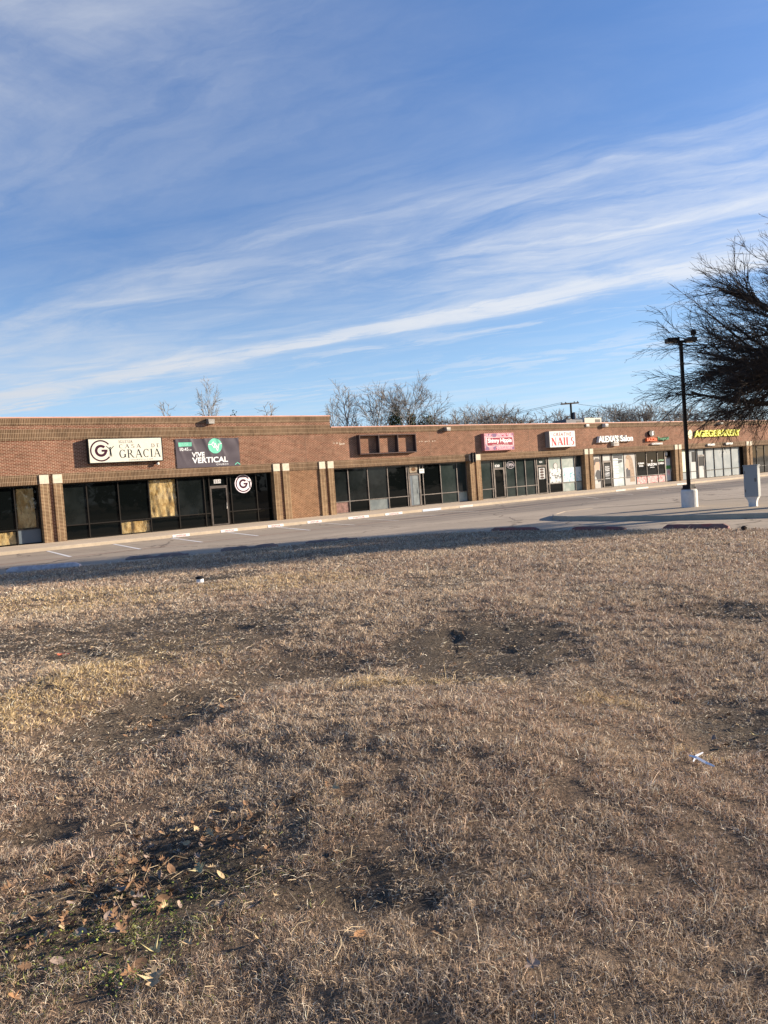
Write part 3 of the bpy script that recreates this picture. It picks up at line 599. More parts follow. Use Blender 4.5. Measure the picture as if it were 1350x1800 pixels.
# ---------------------------------------------------------------- signs
def S_(u, z, off): k = 1-off/D; return u*k, 1.75+(z-1.75)*k
BK = mat('black_metal', (0.02,0.018,0.018), 0.5); CREAM = mat('cream_sign_face', (0.64,0.63,0.52), 0.45, var=0.04)
PURP = mat('dark_purple_vinyl', (0.045,0.012,0.025), 0.5); BLKV = mat('black_vinyl', (0.02,0.02,0.022), 0.5)
def boxsign(name, u0, u1, z0, z1, dep, face, side, label, cat='sign', border=0.035):
    a, za = S_(u0, z0, dep); b, zb = S_(u1, z1, dep); root = empty(name, ((a+b)/2, D, za), label, cat)
    MB().box(a, b, D-dep+0.004, D-0.001, za, zb).build('cabinet', side, root)
    fr = MB(); y0, y1 = D-dep-0.012, D-dep+0.004
    fr.box(a, b, y0, y1, za, za+border); fr.box(a, b, y0, y1, zb-border, zb); fr.box(a, a+border, y0, y1, za+border, zb-border); fr.box(b-border, b, y0, y1, za+border, zb-border)
    fr.build('frame', side, root)
    MB().box(a+border, b-border, D-dep-0.004, D-dep+0.003, za+border, zb-border).build('face', face, root)
    return root, a+border, b-border, za+border, zb-border, D-dep-0.0045
def cg_logo(root, cx, cz, r, y, mtl, fig, k=0.001):
    mb = MB(); ring(mb, cx, cz, r*0.86, r, 38, 322, y-k); ring(mb, cx, cz, r*0.32, r*0.56, 42, 360, y-k)
    mb.add([(cx+r*0.05,y-k-.0005,cz-r*0.10),(cx+r*0.60,y-k-.0005,cz-r*0.10),(cx+r*0.60,y-k-.0005,cz+r*0.10),(cx+r*0.05,y-k-.0005,cz+r*0.10)],[(0,1,2,3)])
    mb.build('emblem', mtl, root)
    f = MB(); x = cx+r*0.86; z = cz-r*0.05
    disc(f, x, z+r*0.32, r*0.07, y-k-.001, 12)
    for pts in ([(x-.09*r,z-.02*r),(x+.07*r,z-.02*r),(x+.09*r,z+.24*r),(x-.09*r,z+.24*r)], [(x-.09*r,z-.5*r),(x-.02*r,z-.5*r),(x+.05*r,z),(x-.07*r,z)], [(x+.06*r,z-.52*r),(x+.13*r,z-.52*r),(x+.07*r,z),(x-.02*r,z)],
                [(x-.08*r,z+.16*r),(x-.06*r,z+.26*r),(x-.36*r,z+.50*r),(x-.38*r,z+.45*r)], [(x+.08*r,z+.26*r),(x+.08*r,z+.16*r),(x+.36*r,z+.42*r),(x+.34*r,z+.48*r)]):
        f.add([(a,y-k-.0015,b) for a,b in pts],[(0,1,2,3)])
    f.build('emblem_figure', fig, root)
root, a, b, za, zb, y = boxsign('box_sign', 11.51, 15.32, 3.72, 4.97, 0.30, CREAM, BK, 'cream box sign reading IGLESIA CASA DE GRACIA with a purple ring emblem')
wS, hS = b-a, zb-za
cg_logo(root, a+wS*.155, za+hS*.5, hS*.46, y, PURP, BLKV)
m_ = serif('IGLESIA', a+wS*.40, a+wS*.59, zb-hS*.20, zb-hS*.07, y-.001, k=1.15); serif('CASA', a+wS*.40, a+wS*.70, zb-hS*.42, zb-hS*.25, y-.001, m_, k=1.15, gap=.45); serif('DE', a+wS*.85, a+wS*.965, zb-hS*.42, zb-hS*.25, y-.001, m_, k=1.15, gap=.45)
m_.build('lettering', PURP, root)
serif('GRACIA', a+wS*.395, a+wS*.975, zb-hS*.84, zb-hS*.48, y-.001, k=1.15).build('lettering', BLKV, root)
letters('COGERESTU.COM', a+wS*.52, a+wS*.86, za+hS*.035, za+hS*.095, y-.001, space=1.3).build('lettering', PURP, root)

# banner with wrinkles
def banner(u0, u1, z0, z1):
    root = empty('vinyl_banner', ((u0+u1)/2, D, z0), 'wrinkled dark grey banner reading VIVE VERTICAL CHURCH with a green round logo', 'banner')
    nx, nz = 90, 40; X, Z = np.meshgrid(np.linspace(u0, u1, nx), np.linspace(z0, z1, nz)); sx = (X-u0)/(u1-u0); sz = (Z-z0)/(z1-z0)
    def wav(X, Z):
        sx = (X-u0)/(u1-u0); sz = (Z-z0)/(z1-z0); o = 0*sx
        for cx in (0.0, 0.22, 0.44, 0.66, 0.98): o += 0.022*np.exp(-((sx-cx-(1-sz)*0.16)/0.028)**2)*sz*1.2
        return D-0.035-o-0.012*np.sin(sx*19+sz*5)*sz-0.008*np.sin(sz*13+sx*4)
    Y = wav(X, Z); Zs = Z+0.02*np.sin(sx*math.pi*4)*sz*0.8
    mb = MB(); mb.add(np.stack([X.ravel(), Y.ravel(), Zs.ravel()], 1).tolist(), [(j*nx+i, j*nx+i+1, (j+1)*nx+i+1, (j+1)*nx+i) for j in range(nz-1) for i in range(nx-1)])
    o = mb.build('banner_sheet', mat('charcoal_vinyl', (0.085,0.072,0.082), 0.5, var=0.05), root, smooth=True)
    wd, h = u1-u0, z1-z0
    def onto(mb, name, mtl, off):
        vs = []
        for x, y, z in mb.v: vs.append((x, float(wav(np.array(x), np.array(z)))-off, z))
        mb.v = vs; mb.build(name, mtl, root)
    WH = mat('white_vinyl', (0.78,0.78,0.76), 0.5); GR = mat('mint_vinyl', (0.16,0.52,0.36), 0.5)
    q = MB(); ng = 12
    for i in range(ng):
        xa, xb = u0+wd*(.045+.2*i/ng), u0+wd*(.045+.2*(i+1)/ng); q.add([(xa,0,z0+h*.74),(xb,0,z0+h*.74),(xb,0,z0+h*.88),(xa,0,z0+h*.88)],[(0,1,2,3)])
    onto(q, 'panel', GR, .006)
    q = letters('SUNDAYS', u0+wd*.06, u0+wd*.235, z0+h*.765, z0+h*.855, 0); onto(q, 'lettering', mat('pale_mint', (0.35,0.62,0.50), 0.5), .009)
    q = letters('10:45', u0+wd*.06, u0+wd*.19, z0+h*.59, z0+h*.70, 0, bold=.012); letters('AM', u0+wd*.2, u0+wd*.235, z0+h*.59, z0+h*.64, 0, mb=q); onto(q, 'lettering', WH, .006)
    q = letters('VIVE', u0+wd*.235, u0+wd*.435, z0+h*.37, z0+h*.53, 0, bold=.03); letters('VERTICAL', u0+wd*.235, u0+wd*.80, z0+h*.15, z0+h*.35, 0, mb=q, bold=.03); letters('CHURCH', u0+wd*.61, u0+wd*.80, z0+h*.05, z0+h*.11, 0, mb=q, space=1.3, bold=.01); onto(q, 'lettering', WH, .006)
    q = MB(); cx, cz, r_ = u0+wd*.61, z0+h*.73, h*.265
    for k in range(4): ring(q, cx, cz, r_*k/4+.0001, r_*(k+1)/4, 0, 360, 0, 30)
    onto(q, 'logo', GR, .007)
    q = MB()
    pts = [(-.95,.2),(-.5,.2),(-.2,.55),(.0,-.1),(.3,-.65),(.55,.05),(.7,.3),(.95,.3)]
    for (x0, z0_), (x1, z1_) in zip(pts[:-1], pts[1:]):
        dx_, dz_ = x1-x0, z1_-z0_; L = math.hypot(dx_, dz_); nx_, nz_ = -dz_/L*.045, dx_/L*.045
        q.add([(cx+(x0+nx_)*r_,0,cz+(z0_+nz_)*r_),(cx+(x0-nx_)*r_,0,cz+(z0_-nz_)*r_),(cx+(x1-nx_)*r_,0,cz+(z1_-nz_)*r_),(cx+(x1+nx_)*r_,0,cz+(z1_+nz_)*r_)],[(0,1,2,3)])
    pts = [(-.5,.25),(-.15,-.25),(.05,.35),(.3,-.3),(.5,.3)]
    for (x0, z0_), (x1, z1_) in zip(pts[:-1], pts[1:]):
        dx_, dz_ = x1-x0, z1_-z0_; L = math.hypot(dx_, dz_); nx_, nz_ = -dz_/L*.05, dx_/L*.05
        q.add([(cx+(x0+nx_)*r_,0,cz+(z0_+nz_)*r_),(cx+(x0-nx_)*r_,0,cz+(z0_-nz_)*r_),(cx+(x1-nx_)*r_,0,cz+(z1_-nz_)*r_),(cx+(x1+nx_)*r_,0,cz+(z1_+nz_)*r_)],[(0,1,2,3)])
    onto(q, 'logo', WH, .011)
    q = MB(); cx, cz = u0+wd*.955, z0+h*.06
    q.add([(cx-.15,0,cz-.05),(cx,0,cz+.06),(cx,0,cz+.11),(cx-.17,0,cz)],[(0,1,2,3)]).add([(cx,0,cz+.06),(cx+.15,0,cz-.05),(cx+.17,0,cz),(cx,0,cz+.11)],[(0,1,2,3)]); onto(q, 'logo', GR, .006)
banner(16.03, 19.74, 3.27, 4.84)

# empty sign frame
a, za = S_(28.08, 3.60, .3); b, zb = S_(32.7, 4.83, .3)
fr = MB(); t = 0.06; y0, y1 = D-.30, D-.002
fr.box(a, b, y0, y1, za, za+t).box(a, b, y0, y1, zb-t, zb)
for x in (a, a+(b-a)*.333-t/2, a+(b-a)*.667-t/2, b-t): fr.box(x, x+t, y0+.002, y1, za+t, zb-t)
o = fr.build('empty_sign_frame', mat('weathered_frame', (0.075,0.05,0.045), 0.7, var=.2)); tag(o, 'empty dark three bay sign frame left on the wall over the middle storefront', 'sign frame')

# paisley sign
def paisley():
    m = bpy.data.materials.new('pink_paisley'); m.use_nodes = True; nt = NT(m.node_tree); b_ = m.node_tree.nodes['Principled BSDF']; geo = nt.node('ShaderNodeNewGeometry')
    vo = nt.node('ShaderNodeTexVoronoi', {'Vector': geo.outputs['Position'], 'Scale': 3.4}); n_ = nt.noise(geo.outputs['Position'], 7, 2, .5, dist=2.5)
    c = nt.mix(nt.mr(vo.outputs['Distance'], .28, .34), (0.35,0.03,0.07), (0.52,0.22,0.27)); c = nt.mix(nt.mr(n_, .52, .56), c, (0.58,0.45,0.46)); c = nt.mix(nt.mr(nt.noise(geo.outputs['Position'], 2.1, 2), .58, .6), c, (0.20,0.12,0.20))
    nt.set(b_.inputs['Base Color'], c); b_.inputs['Roughness'].default_value = .7; b_.inputs['Specular IOR Level'].default_value = .1; return m
root, a, b, za, zb, y = boxsign('box_sign', 38.96, 42.0, 3.48, 4.73, .30, paisley(), mat('pink_metal', (0.42,0.16,0.17), .5), 'pink and crimson box sign reading Skinny Hippie', border=.04)
wS, hS = b-a, zb-za; WH = mat('white_vinyl'); 
MB().add([(a+.06*wS,y-.001,za+.24*hS),(a+.985*wS,y-.001,za+.24*hS),(a+.985*wS,y-.001,za+.78*hS),(a+.06*wS,y-.001,za+.78*hS)],[(0,1,2,3)]).build('panel', WH, root)
MB().add([(a+.075*wS,y-.002,za+.26*hS),(a+.97*wS,y-.002,za+.26*hS),(a+.97*wS,y-.002,za+.76*hS),(a+.075*wS,y-.002,za+.76*hS)],[(0,1,2,3)]).build('panel', mat('crimson_vinyl', (0.25,0.012,0.035), .45), root)
letters('Skinny Hippie', a+.10*wS, a+.93*wS, za+.37*hS, za+.71*hS, y-.004, bold=.022, space=.9).build('lettering', WH, root)
letters('HOME OF TRANSFORMATION', a+.25*wS, a+.82*wS, za+.29*hS, za+.335*hS, y-.004).build('lettering', WH, root)
# nails sign
root, a, b, za, zb, y = boxsign('box_sign', 45.92, 48.98, 3.51, 4.77, .42, mat('white_sign_face', (0.66,0.65,0.61), .4, var=.03), mat('grey_cabinet', (0.25,0.24,0.22), .5), 'white box sign reading CREATIVE NAILS in red letters', border=.03)
wS, hS = b-a, zb-za
letters('CREATIVE', a+.15*wS, a+.86*wS, za+.68*hS, za+.92*hS, y-.002, shear=.18, bold=.018, space=1.15).build('lettering', mat('dark_red_vinyl', (0.15,0.008,0.012), .4), root)
letters('THE', a+.035*wS, a+.12*wS, za+.78*hS, za+.90*hS, y-.002).build('lettering', mat('grey_vinyl', (0.3,0.28,0.27), .5), root)
serif('NAILS', a+.05*wS, a+.965*wS, za+.09*hS, za+.60*hS, y-.002, k=1.85, gap=.08).build('lettering', mat('red_vinyl', (0.42,0.015,0.02), .4), root)
# channel letter signs
LW = mat('white_channel_letter', (0.78,0.77,0.73), .4)
def channel(u0, u1, z0, z1, dep=.28): a, za = S_(u0, z0, dep); b, zb = S_(u1, z1, dep); return a, b, za, zb
root = empty('channel_letter_sign', (54, D, 3.7), "white channel letters reading ALEXA'S Salon on the brick wall", 'sign')
a, b, za, zb = channel(51.91, 54.55, 3.74, 4.29); letters("ALEXA'S", a, b, za, zb, D-.02, .26, bold=.03).build('lettering', LW, root)
a, b, za, zb = channel(54.80, 56.55, 3.76, 4.28); letters('Salon', a, b, za, zb, D-.02, .26, bold=.02).build('lettering', LW, root)
MB().box(51.9, 56.2, D-.06, D-.001, 3.92, 3.99).build('raceway', BK, root)
a, b, za, zb = channel(53.88, 54.56, 3.44, 3.72)
root = empty('wall_box', ((a+b)/2, D, za), "small off white box on the wall just below the white ALEXA'S letters", 'box')
MB().box(a, b, D-.28, D-.001, za, zb).build('housing', mat('off_white_metal', (0.62,0.60,0.54), .5, var=.05), root); MB().box(a+.04, b-.04, D-.287, D-.28, za+.05, zb-.04).build('lid', M_FRAME2, root)
root = empty('channel_letter_sign', (60, D, 3.4), 'orange and green channel letter sign reading SAZON Tropical with a small emblem above', 'sign')
a, b, za, zb = channel(58.55, 60.05, 3.68, 3.98, .2); letters('SAZON', a, b, za, zb, D-.02, .18, bold=.03).build('lettering', mat('orange_letter', (0.80,0.16,0.05), .4), root)
a, b, za, zb = channel(60.15, 61.85, 3.68, 4.02, .2); letters('Tropical', a, b, za, zb, D-.02, .18, bold=.02).build('lettering', mat('green_letter', (0.05,0.22,0.10), .4), root)
a, b, za, zb = channel(59.3, 60.9, 3.36, 3.52, .2); letters('CATERING', a, b, za, zb, D-.02, .16, bold=.02).build('lettering', LW, root)
a, b, za, zb = channel(58.95, 59.75, 4.10, 4.62, .2); m_ = MB(); n_ = 24
m_.fpoly([((a+b)/2+(b-a)/2*math.cos(2*math.pi*i/n_), (za+zb)/2+(zb-za)/2*math.sin(2*math.pi*i/n_)) for i in range(n_)], D-.2, D-.001); m_.build('emblem', BK, root)
m_ = MB(); m_.fpoly([(a+(b-a)*.52,za+.06),(a+(b-a)*.75,za+.12),(a+(b-a)*.68,za+.30),(a+(b-a)*.80,zb-.06),(a+(b-a)*.50,zb-.12),(a+(b-a)*.45,za+.22)], D-.212, D-.2); m_.build('emblem', LW, root)
root = empty('channel_letter_sign', (70, D, 3.85), 'yellow channel letters reading AGEGE BAKERY with a cream oval emblem', 'sign')
YL = mat('yellow_letter', (0.80,0.78,0.10), .4)
a, b, za, zb = channel(66.05, 69.80, 3.87, 4.50, .15); letters('AGEGE', a, b, za, zb, D-.02, .14, bold=.035).build('lettering', YL, root)
a, b, za, zb = channel(69.98, 74.18, 3.87, 4.52, .15); letters('BAKERY', a, b, za, zb, D-.02, .14, bold=.035).build('lettering', YL, root)
a, b, za, zb = channel(64.95, 65.66, 3.72, 4.58, .15); m_ = MB().fpoly([((a+b)/2+(b-a)/2*math.cos(2*math.pi*i/n_), (za+zb)/2+(zb-za)/2*math.sin(2*math.pi*i/n_)) for i in range(n_)], D-.15, D-.001); em = m_.build('emblem', mat('cream_oval', (0.72,0.62,0.38), .4, var=.25, vscale=8), root)
# round emblem decal on the glass near the door
cx, cz = W(19.83, 2.24); root = empty('window_decal', (cx, YW, cz), 'round white decal with a purple ring emblem on the glass right of the first door', 'decal')
disc(MB(), cx, cz, .525, YW-.020, 48).build('backing', mat('pinkish_white_vinyl', (0.74,0.66,0.68), .5), root); cg_logo(root, cx, cz, .47, YW-.0205, PURP, BLKV)

# address plates and small lettering
def decal(name, body, u, z, wd, h, label, mtl=WH, plate=None, cat='number', parent=None, **kw):
    x, zz_ = W(u, z); root = empty(name, (x, YW, zz_-h/2), label, cat)
    if plate: MB().box(x-wd/2-.04, x+wd/2+.04, YW-.022, YW-.014, zz_-h/2-.03, zz_+h/2+.03).build('plate', plate, root)
    letters(body, x-wd/2, x+wd/2, zz_-h/2, zz_+h/2, YW-.026, **kw).build('lettering', mtl, root); return root
decal('address_number', '551', 18.27, 2.46, .34, .16, 'small white plate 551 above the first door', PURP, plate=mat('white_plate', (0.55,0.55,0.53), .6))
decal('address_number', '520', 40.06, 2.36, .50, .18, 'white number 520 on the dark glass above the second door right of the lantern', bold=.03)
decal('address_number', '522', 44.74, 2.45, .34, .14, 'small pale number 522 over the door below the white NAILS sign', bold=.02)
# neon sign
x, z_ = W(41.42, 2.37); root = empty('open_sign', (x, YW, z_-.25), 'unlit oval OPEN sign hung behind the glass right of door 520', 'sign')
nm = mat('pale_neon_tube', (0.55,0.50,0.52), .3); m_ = MB(); m_.tube([(x+.42*math.cos(t), YW-.04, z_+.25*math.sin(t)) for t in np.linspace(0, 2*math.pi, 33)], .018, 6); m_.build('tube', nm, root)
letters('OPEN', x-.32, x+.32, z_-.11, z_+.11, YW-.03, .012, bold=.01).build('lettering', nm, root)

# ---- posters in the windows
def quad(mb, u0, u1, z0, z1, y):
    a, za = W(u0, z0); b, zb = W(u1, z1); mb.add([(a,y,za),(b,y,za),(b,y,zb),(a,y,zb)],[(0,1,2,3)]); return mb
def panel(name, u0, u1, z0, z1, mtl, label, cat='poster', group=None, y=YW-.024):
    a, za = W(u0, z0); b, zb = W(u1, z1); root = empty(name, ((a+b)/2, y, za), label, cat, group)
    MB().box(a, b, y, y+.006, za, zb).build('sheet', mtl, root); return root, a, b, za, zb, y
PAPER = mat('white_paper', (0.45,0.455,0.43), .6, var=.08, vscale=4); PGR = mat('pale_poster', (0.40,0.385,0.35), .6, var=.05)
SKIN = mat('printed_skin', (0.50,0.33,0.23), .6, var=.08); HAIRD = mat('printed_dark_hair', (0.09,0.075,0.065), .6); HAIRB = mat('printed_blond_hair', (0.30,0.21,0.14), .6, var=.35, vscale=6); SHIRT = mat('printed_dark_shirt', (0.055,0.055,0.06), .6)
def shape(root, pts, a, b, za, zb, y, mtl, name='print'):
    MB().add([(a+p*(b-a), y, za+q*(zb-za)) for p, q in pts], [tuple(range(len(pts)))]).build(name, mtl, root)
root, a, b, za, zb, y = panel('poster', 51.08, 51.88, 0.06, 2.70, PGR, 'tall window poster of a short haired man in profile beside the salon door')
shape(root, [(0,.12),(.98,.22),(.98,.50),(.75,.55),(.45,.56),(.2,.47),(.1,.38),(0,.36)], a, b, za, zb, y-.002, SHIRT)
shape(root, [(0,.12),(.6,.14),(.2,.36),(0,.36)], a, b, za, zb, y-.003, PAPER)
shape(root, [(.02,.40),(.12,.52),(.3,.58),(.55,.55),(.8,.56),(.9,.62),(.85,.66),(.97,.69),(.85,.76),(.85,.84),(.5,.86),(.1,.80),(.05,.6)], a, b, za, zb, y-.004, SKIN)
shape(root, [(.02,.70),(.18,.72),(.3,.80),(.88,.80),(.95,.86),(.7,.91),(.3,.92),(.02,.86)], a, b, za, zb, y-.006, HAIRD)
root, a, b, za, zb, y = panel('poster', 55.10, 56.62, 0.06, 2.70, PGR, 'tall window poster of a long haired woman in profile right of the white lit pane')
shape(root, [(.12,.22),(.5,.22),(.52,.52),(.25,.56),(.12,.50)], a, b, za, zb, y-.002, SHIRT)
shape(root, [(.10,.60),(.14,.55),(.3,.55),(.36,.48),(.5,.5),(.55,.85),(.3,.9),(.16,.80),(.1,.70),(.05,.66)], a, b, za, zb, y-.003, SKIN)
shape(root, [(.14,.84),(.16,.92),(.35,.97),(.6,.93),(.75,.8),(.85,.5),(.9,.1),(.45,.1),(.5,.35),(.45,.6),(.42,.8),(.25,.84)], a, b, za, zb, y-.005, HAIRB)
root, a, b, za, zb, y = panel('price_list', 53.55, 54.95, 0.08, 2.60, glass_dark('bright_interior', (0.36,0.42,0.40), .1, blotch=(0.60,0.64,0.62), refl=.15), 'bright pane with rows of white price lettering between the salon door and the woman poster', 'poster')
for k in range(9):
    if 1.5 < zb-.25-.24*k < 0: pass
    shape(root, [(.05,0),(.50,0),(.50,1),(.05,1)], a, b, zb-.35-.22*k, zb-.24-.22*k, y-.003, mat('white_print', (0.78,0.78,0.76), .6))
shape(root, [(.5,.74),(.9,.78),(.9,.86),(.5,.84)], a, b, za, zb, y-.004, SHIRT); shape(root, [(.05,.88),(.95,.88),(.95,1),(.05,1)], a, b, za, zb, y-.002, SHIRT)
# salon door graphics
root, a, b, za, zb, y = panel('door_lettering', 52.33, 53.14, 0.35, 2.0, mat('black_film', (0.02,0.02,0.02), .3), 'white hours lettering on the black salon door', 'lettering', y=YW-.038)
for k, (z0, z1) in enumerate([(.80,.87),(.70,.77),(.62,.67),(.44,.55),(.36,.41),(.24,.28)]): letters(['ALEXA','SALON','UNISEX','CORTES','COLOR','OPEN'][k], a+.15*(b-a), b-.12*(b-a), za+z0*(zb-za), za+z1*(zb-za), y-.004, bold=.03).build('lettering', mat('white_print'), root)
panel('poster', 52.28, 53.2, 2.24, 2.72, PAPER, 'small white poster over the salon door')
def floral(name, c1, c2, c3, sc):
    m = bpy.data.materials.new(name); m.use_nodes = True; nt = NT(m.node_tree); b_ = m.node_tree.nodes['Principled BSDF']; geo = nt.node('ShaderNodeNewGeometry')
    vo = nt.node('ShaderNodeTexVoronoi', {'Vector': geo.outputs['Position'], 'Scale': sc}); n_ = nt.noise(geo.outputs['Position'], sc*1.6, 3, .6, dist=1.5)
    c = nt.mix(nt.mr(vo.outputs['Distance'], .2, .45), c1, c2); c = nt.mix(nt.mr(n_, .52, .60), c, c3); nt.set(b_.inputs['Base Color'], c); b_.inputs['Roughness'].default_value = .7; b_.inputs['Specular IOR Level'].default_value = .1; return m
M_FOOD = floral('food_print', (0.45,0.10,0.09), (0.62,0.30,0.28), (0.66,0.55,0.50), 3.2)
panel('poster', 56.78, 58.16, .08, .66, M_FOOD, 'pink food photo strip at the foot of the window right of the woman poster', group='food posters'); panel('poster', 58.28, 59.80, .08, .66, M_FOOD, 'wide pink and red food photo strip, middle one of three under the white lettering', group='food posters'); panel('poster', 59.92, 60.90, .08, .66, M_FOOD, 'narrow pink food photo strip beside the green and white door', group='food posters')
def wlet(lines, u, z, wd, label, mtl=None):
    x, zz_ = W(u, z); root = empty('window_lettering', (x, YW, zz_), label, 'lettering')
    for body, dz_, w_, h_ in lines: letters(body, x-wd/2*w_, x+wd/2*w_, zz_+dz_, zz_+dz_+h_, YW-.02, bold=.035).build('lettering', mtl or mat('white_print'), root)
    return root
wlet([('CUBAN', .12, 1, .15), ('FOOD', -.10, .7, .15)], 57.45, 1.62, .85, 'two short white words on the dark window right of the woman poster')
wlet([('SAZON', 0, 1, .22), ('TROPICAL', -.18, .5, .08), ('Y', .28, .2, .22)], 59.05, 1.55, 1.35, 'wide white shop name lettering on the middle dark window')
wlet([('COMIDA', 0, 1, .17)], 60.42, 1.62, .95, 'white word on the narrow dark window left of the green and white door'); wlet([('LATINA', .0, 1, .14)], 60.42, 1.90, .95, 'pale green word on the narrow dark window left of the green and white door', mat('pale_green_print', (0.30,0.50,0.32), .6))
root, a, b, za, zb, y = panel('poster', 61.05, 61.80, .12, 2.10, PAPER, 'tall white and green menu poster covering the last door of the food shop', y=YW-.03)
shape(root, [(0,.52),(1,.52),(1,.68),(0,.68)], a, b, za, zb, y-.003, mat('green_print', (0.07,0.22,0.06), .6)); shape(root, [(.3,.25),(.8,.25),(.8,.48),(.3,.48)], a, b, za, zb, y-.003, M_FOOD)
panel('poster', 61.15, 61.45, 2.36, 2.66, PAPER, 'little white notice above the menu covered door')
# nails shop posters
M_BW = floral('black_white_print', (0.60,0.61,0.58), (0.62,0.63,0.60), (0.08,0.09,0.09), 2.2); M_TEAL = floral('teal_white_print', (0.60,0.63,0.60), (0.56,0.62,0.60), (0.20,0.42,0.46), 1.6)
panel('poster', 45.68, 47.0, .80, 1.88, M_BW, 'white poster with black curly design, leftmost in the nail shop windows'); panel('poster', 47.2, 48.6, .78, 1.90, M_TEAL, 'white poster with teal shapes, middle of the nail shop windows'); panel('poster', 48.75, 49.5, .78, 1.90, M_TEAL, 'narrow white poster at the right end of the nail shop windows')
root, a, b, za, zb, y = panel('poster', 44.45, 45.12, 1.15, 2.0, PAPER, 'white poster with four dark ovals on the nail shop door', y=YW-.038)
for k in range(4): disc(MB(), (a+b)/2, za+(zb-za)*(.14+.24*k), .22, y-.004, 20, .085).build('print', mat('dark_brown_print', (0.07,0.04,0.035), .6), root)
x, z_ = W(46.4, 2.08); root = empty('wall_clock', (x, YW, z_-.2), 'round pale clock face showing above the black and white nail shop poster', 'clock')
disc(MB(), x, z_, .22, YW-.02, 24).build('face', PAPER, root); ring(MB(), x, z_, .21, .26, 0, 360, YW-.022, 24).build('rim', M_FRAME2, root)
x, z_ = W(32.9, 2.33); root = empty('wall_plate_sign', (x, YW-.1, z_-.15), 'small white sign fixed to the window frame right of the grey glass door', 'sign')
MB().box(x-.21, x+.21, YW-.105, YW-.085, z_-.15, z_+.15).build('plate', mat('white_paint_sign', (0.62,0.64,0.62), .5), root); MB().box(x-.15, x+.15, YW-.109, YW-.105, z_-.01, z_+.02).box(x-.15, x+.1, YW-.109, YW-.105, z_+.05, z_+.07).build('print', mat('grey_vinyl'), root)
root, a, b, za, zb, y = panel('door_paper', 31.92, 32.6, 2.26, 2.70, mat('tan_paper', (0.30,0.24,0.17), .7, var=.3, vscale=5), 'tan papered transom with a brown stain above the grey glass door', 'paper')
disc(MB(), (a+b)/2, (za+zb)/2, .2, y-.003, 20, .13).build('stain', mat('brown_stain', (0.13,0.07,0.035), .8), root)
root, a, b, za, zb, y = panel('door_curtain', 32.1, 32.62, .15, 2.05, mat('grey_cloth', (0.17,0.19,0.19), .6, var=.25, vscale=3), 'pale grey curtain behind the middle shop door', 'curtain', y=YW-.03)
root, a, b, za, zb, y = panel('green_window_film', 63.72, 64.5, .75, 2.72, mat('pale_green_paint', (0.60,0.66,0.48), .6), 'pale green strip at the left end of the bakery window', 'film')
root, a, b, za, zb, y = panel('white_board', 65.05, 65.92, .05, 1.6, PAPER, 'white board standing inside the bakery window left of its door', 'board')
panel('door_board', 66.42, 67.2, .12, 1.15, PAPER, 'white lower half of the bakery door', 'board', y=YW-.03)
panel('door_film', 66.42, 67.2, 1.2, 2.05, mat('black_film'), 'dark upper half of the bakery door', 'film', y=YW-.03)
panel('dark_board', 65.35, 65.92, 1.62, 2.55, mat('black_film'), 'dark square over the white board in the bakery window', 'board')

# ---------------------------------------------------------------- wall fixtures
GALV = mat('galvanised_metal', (0.30,0.27,0.23), .45, .3, var=.15)
def wallpack(px, py, wd, ht, dep, label, mtl=None):
    u, z = FP(px, py, D-dep); root = empty('wall_light', (u, D, z-ht/2), label, 'wall light', 'wall lights on the parapet')
    m_ = MB(); z0, z1 = z-ht/2, z+ht/2
    m_.add([(u-wd/2,D-.002,z0),(u+wd/2,D-.002,z0),(u+wd/2,D-dep*.9,z0),(u-wd/2,D-dep*.9,z0),(u-wd/2,D-.002,z1),(u+wd/2,D-.002,z1),(u+wd/2,D-dep,z1-ht*.15),(u-wd/2,D-dep,z1-ht*.15),(u-wd/2,D-dep,z0+ht*.45),(u+wd/2,D-dep,z0+ht*.45)],
           [(0,3,2,1),(4,5,6,7),(7,6,9,8),(8,9,2,3),(0,4,7,8,3),(1,2,9,6,5),(0,1,5,4)])
    m_.build('housing', mtl or GALV, root)
    MB().add([(u-wd*.42,D-dep*.955-.004,z0+ht*.06),(u+wd*.42,D-dep*.955-.004,z0+ht*.06),(u+wd*.42,D-dep-.004,z0+ht*.42),(u-wd*.42,D-dep-.004,z0+ht*.42)],[(0,1,2,3)]).build('lens', mat('frosted_lens', (0.42,0.40,0.36), .25), root)
wallpack(372,740,.36,.30,.32,'grey wall pack light high on the left parapet above the banner'); wallpack(789,753.5,.36,.28,.32,'grey wall pack light under the coping between the empty sign frame and the pink sign')
wallpack(1033.5,747.5,.36,.22,.12,'small white box on the parapet right of the CREATIVE NAILS sign', mat('off_white_metal')); wallpack(1067,747,.38,.3,.34,"wall pack light above the ALEXA'S Salon letters", mat('off_white_metal')); wallpack(1268.5,744,.6,.2,.3,'pale wall pack light above the yellow bakery letters', mat('off_white_metal'))
for px, lb in ((1250, 'pale tube light on the lintel below the yellow AGEGE word'), (1281.5, 'pale tube light on the lintel below the yellow BAKERY word')):
    u, z = FP(px, 781.5 if px < 1260 else 779.5, D-.12); root = empty('tube_light', (u, D, z), lb, 'light', 'tube lights over the bakery')
    MB().box(u-.62, u+.62, D-.16, D-.03, z-.07, z+.09).build('housing', mat('off_white_metal'), root); MB().tube([(u-.58,D-.12,z-.10),(u+.58,D-.12,z-.10)], .03, 8).build('tube', PAPER, root)
    MB().box(u-.1, u+.1, D-.03, D-.001, z-.05, z+.05).build('bracket', BK, root)
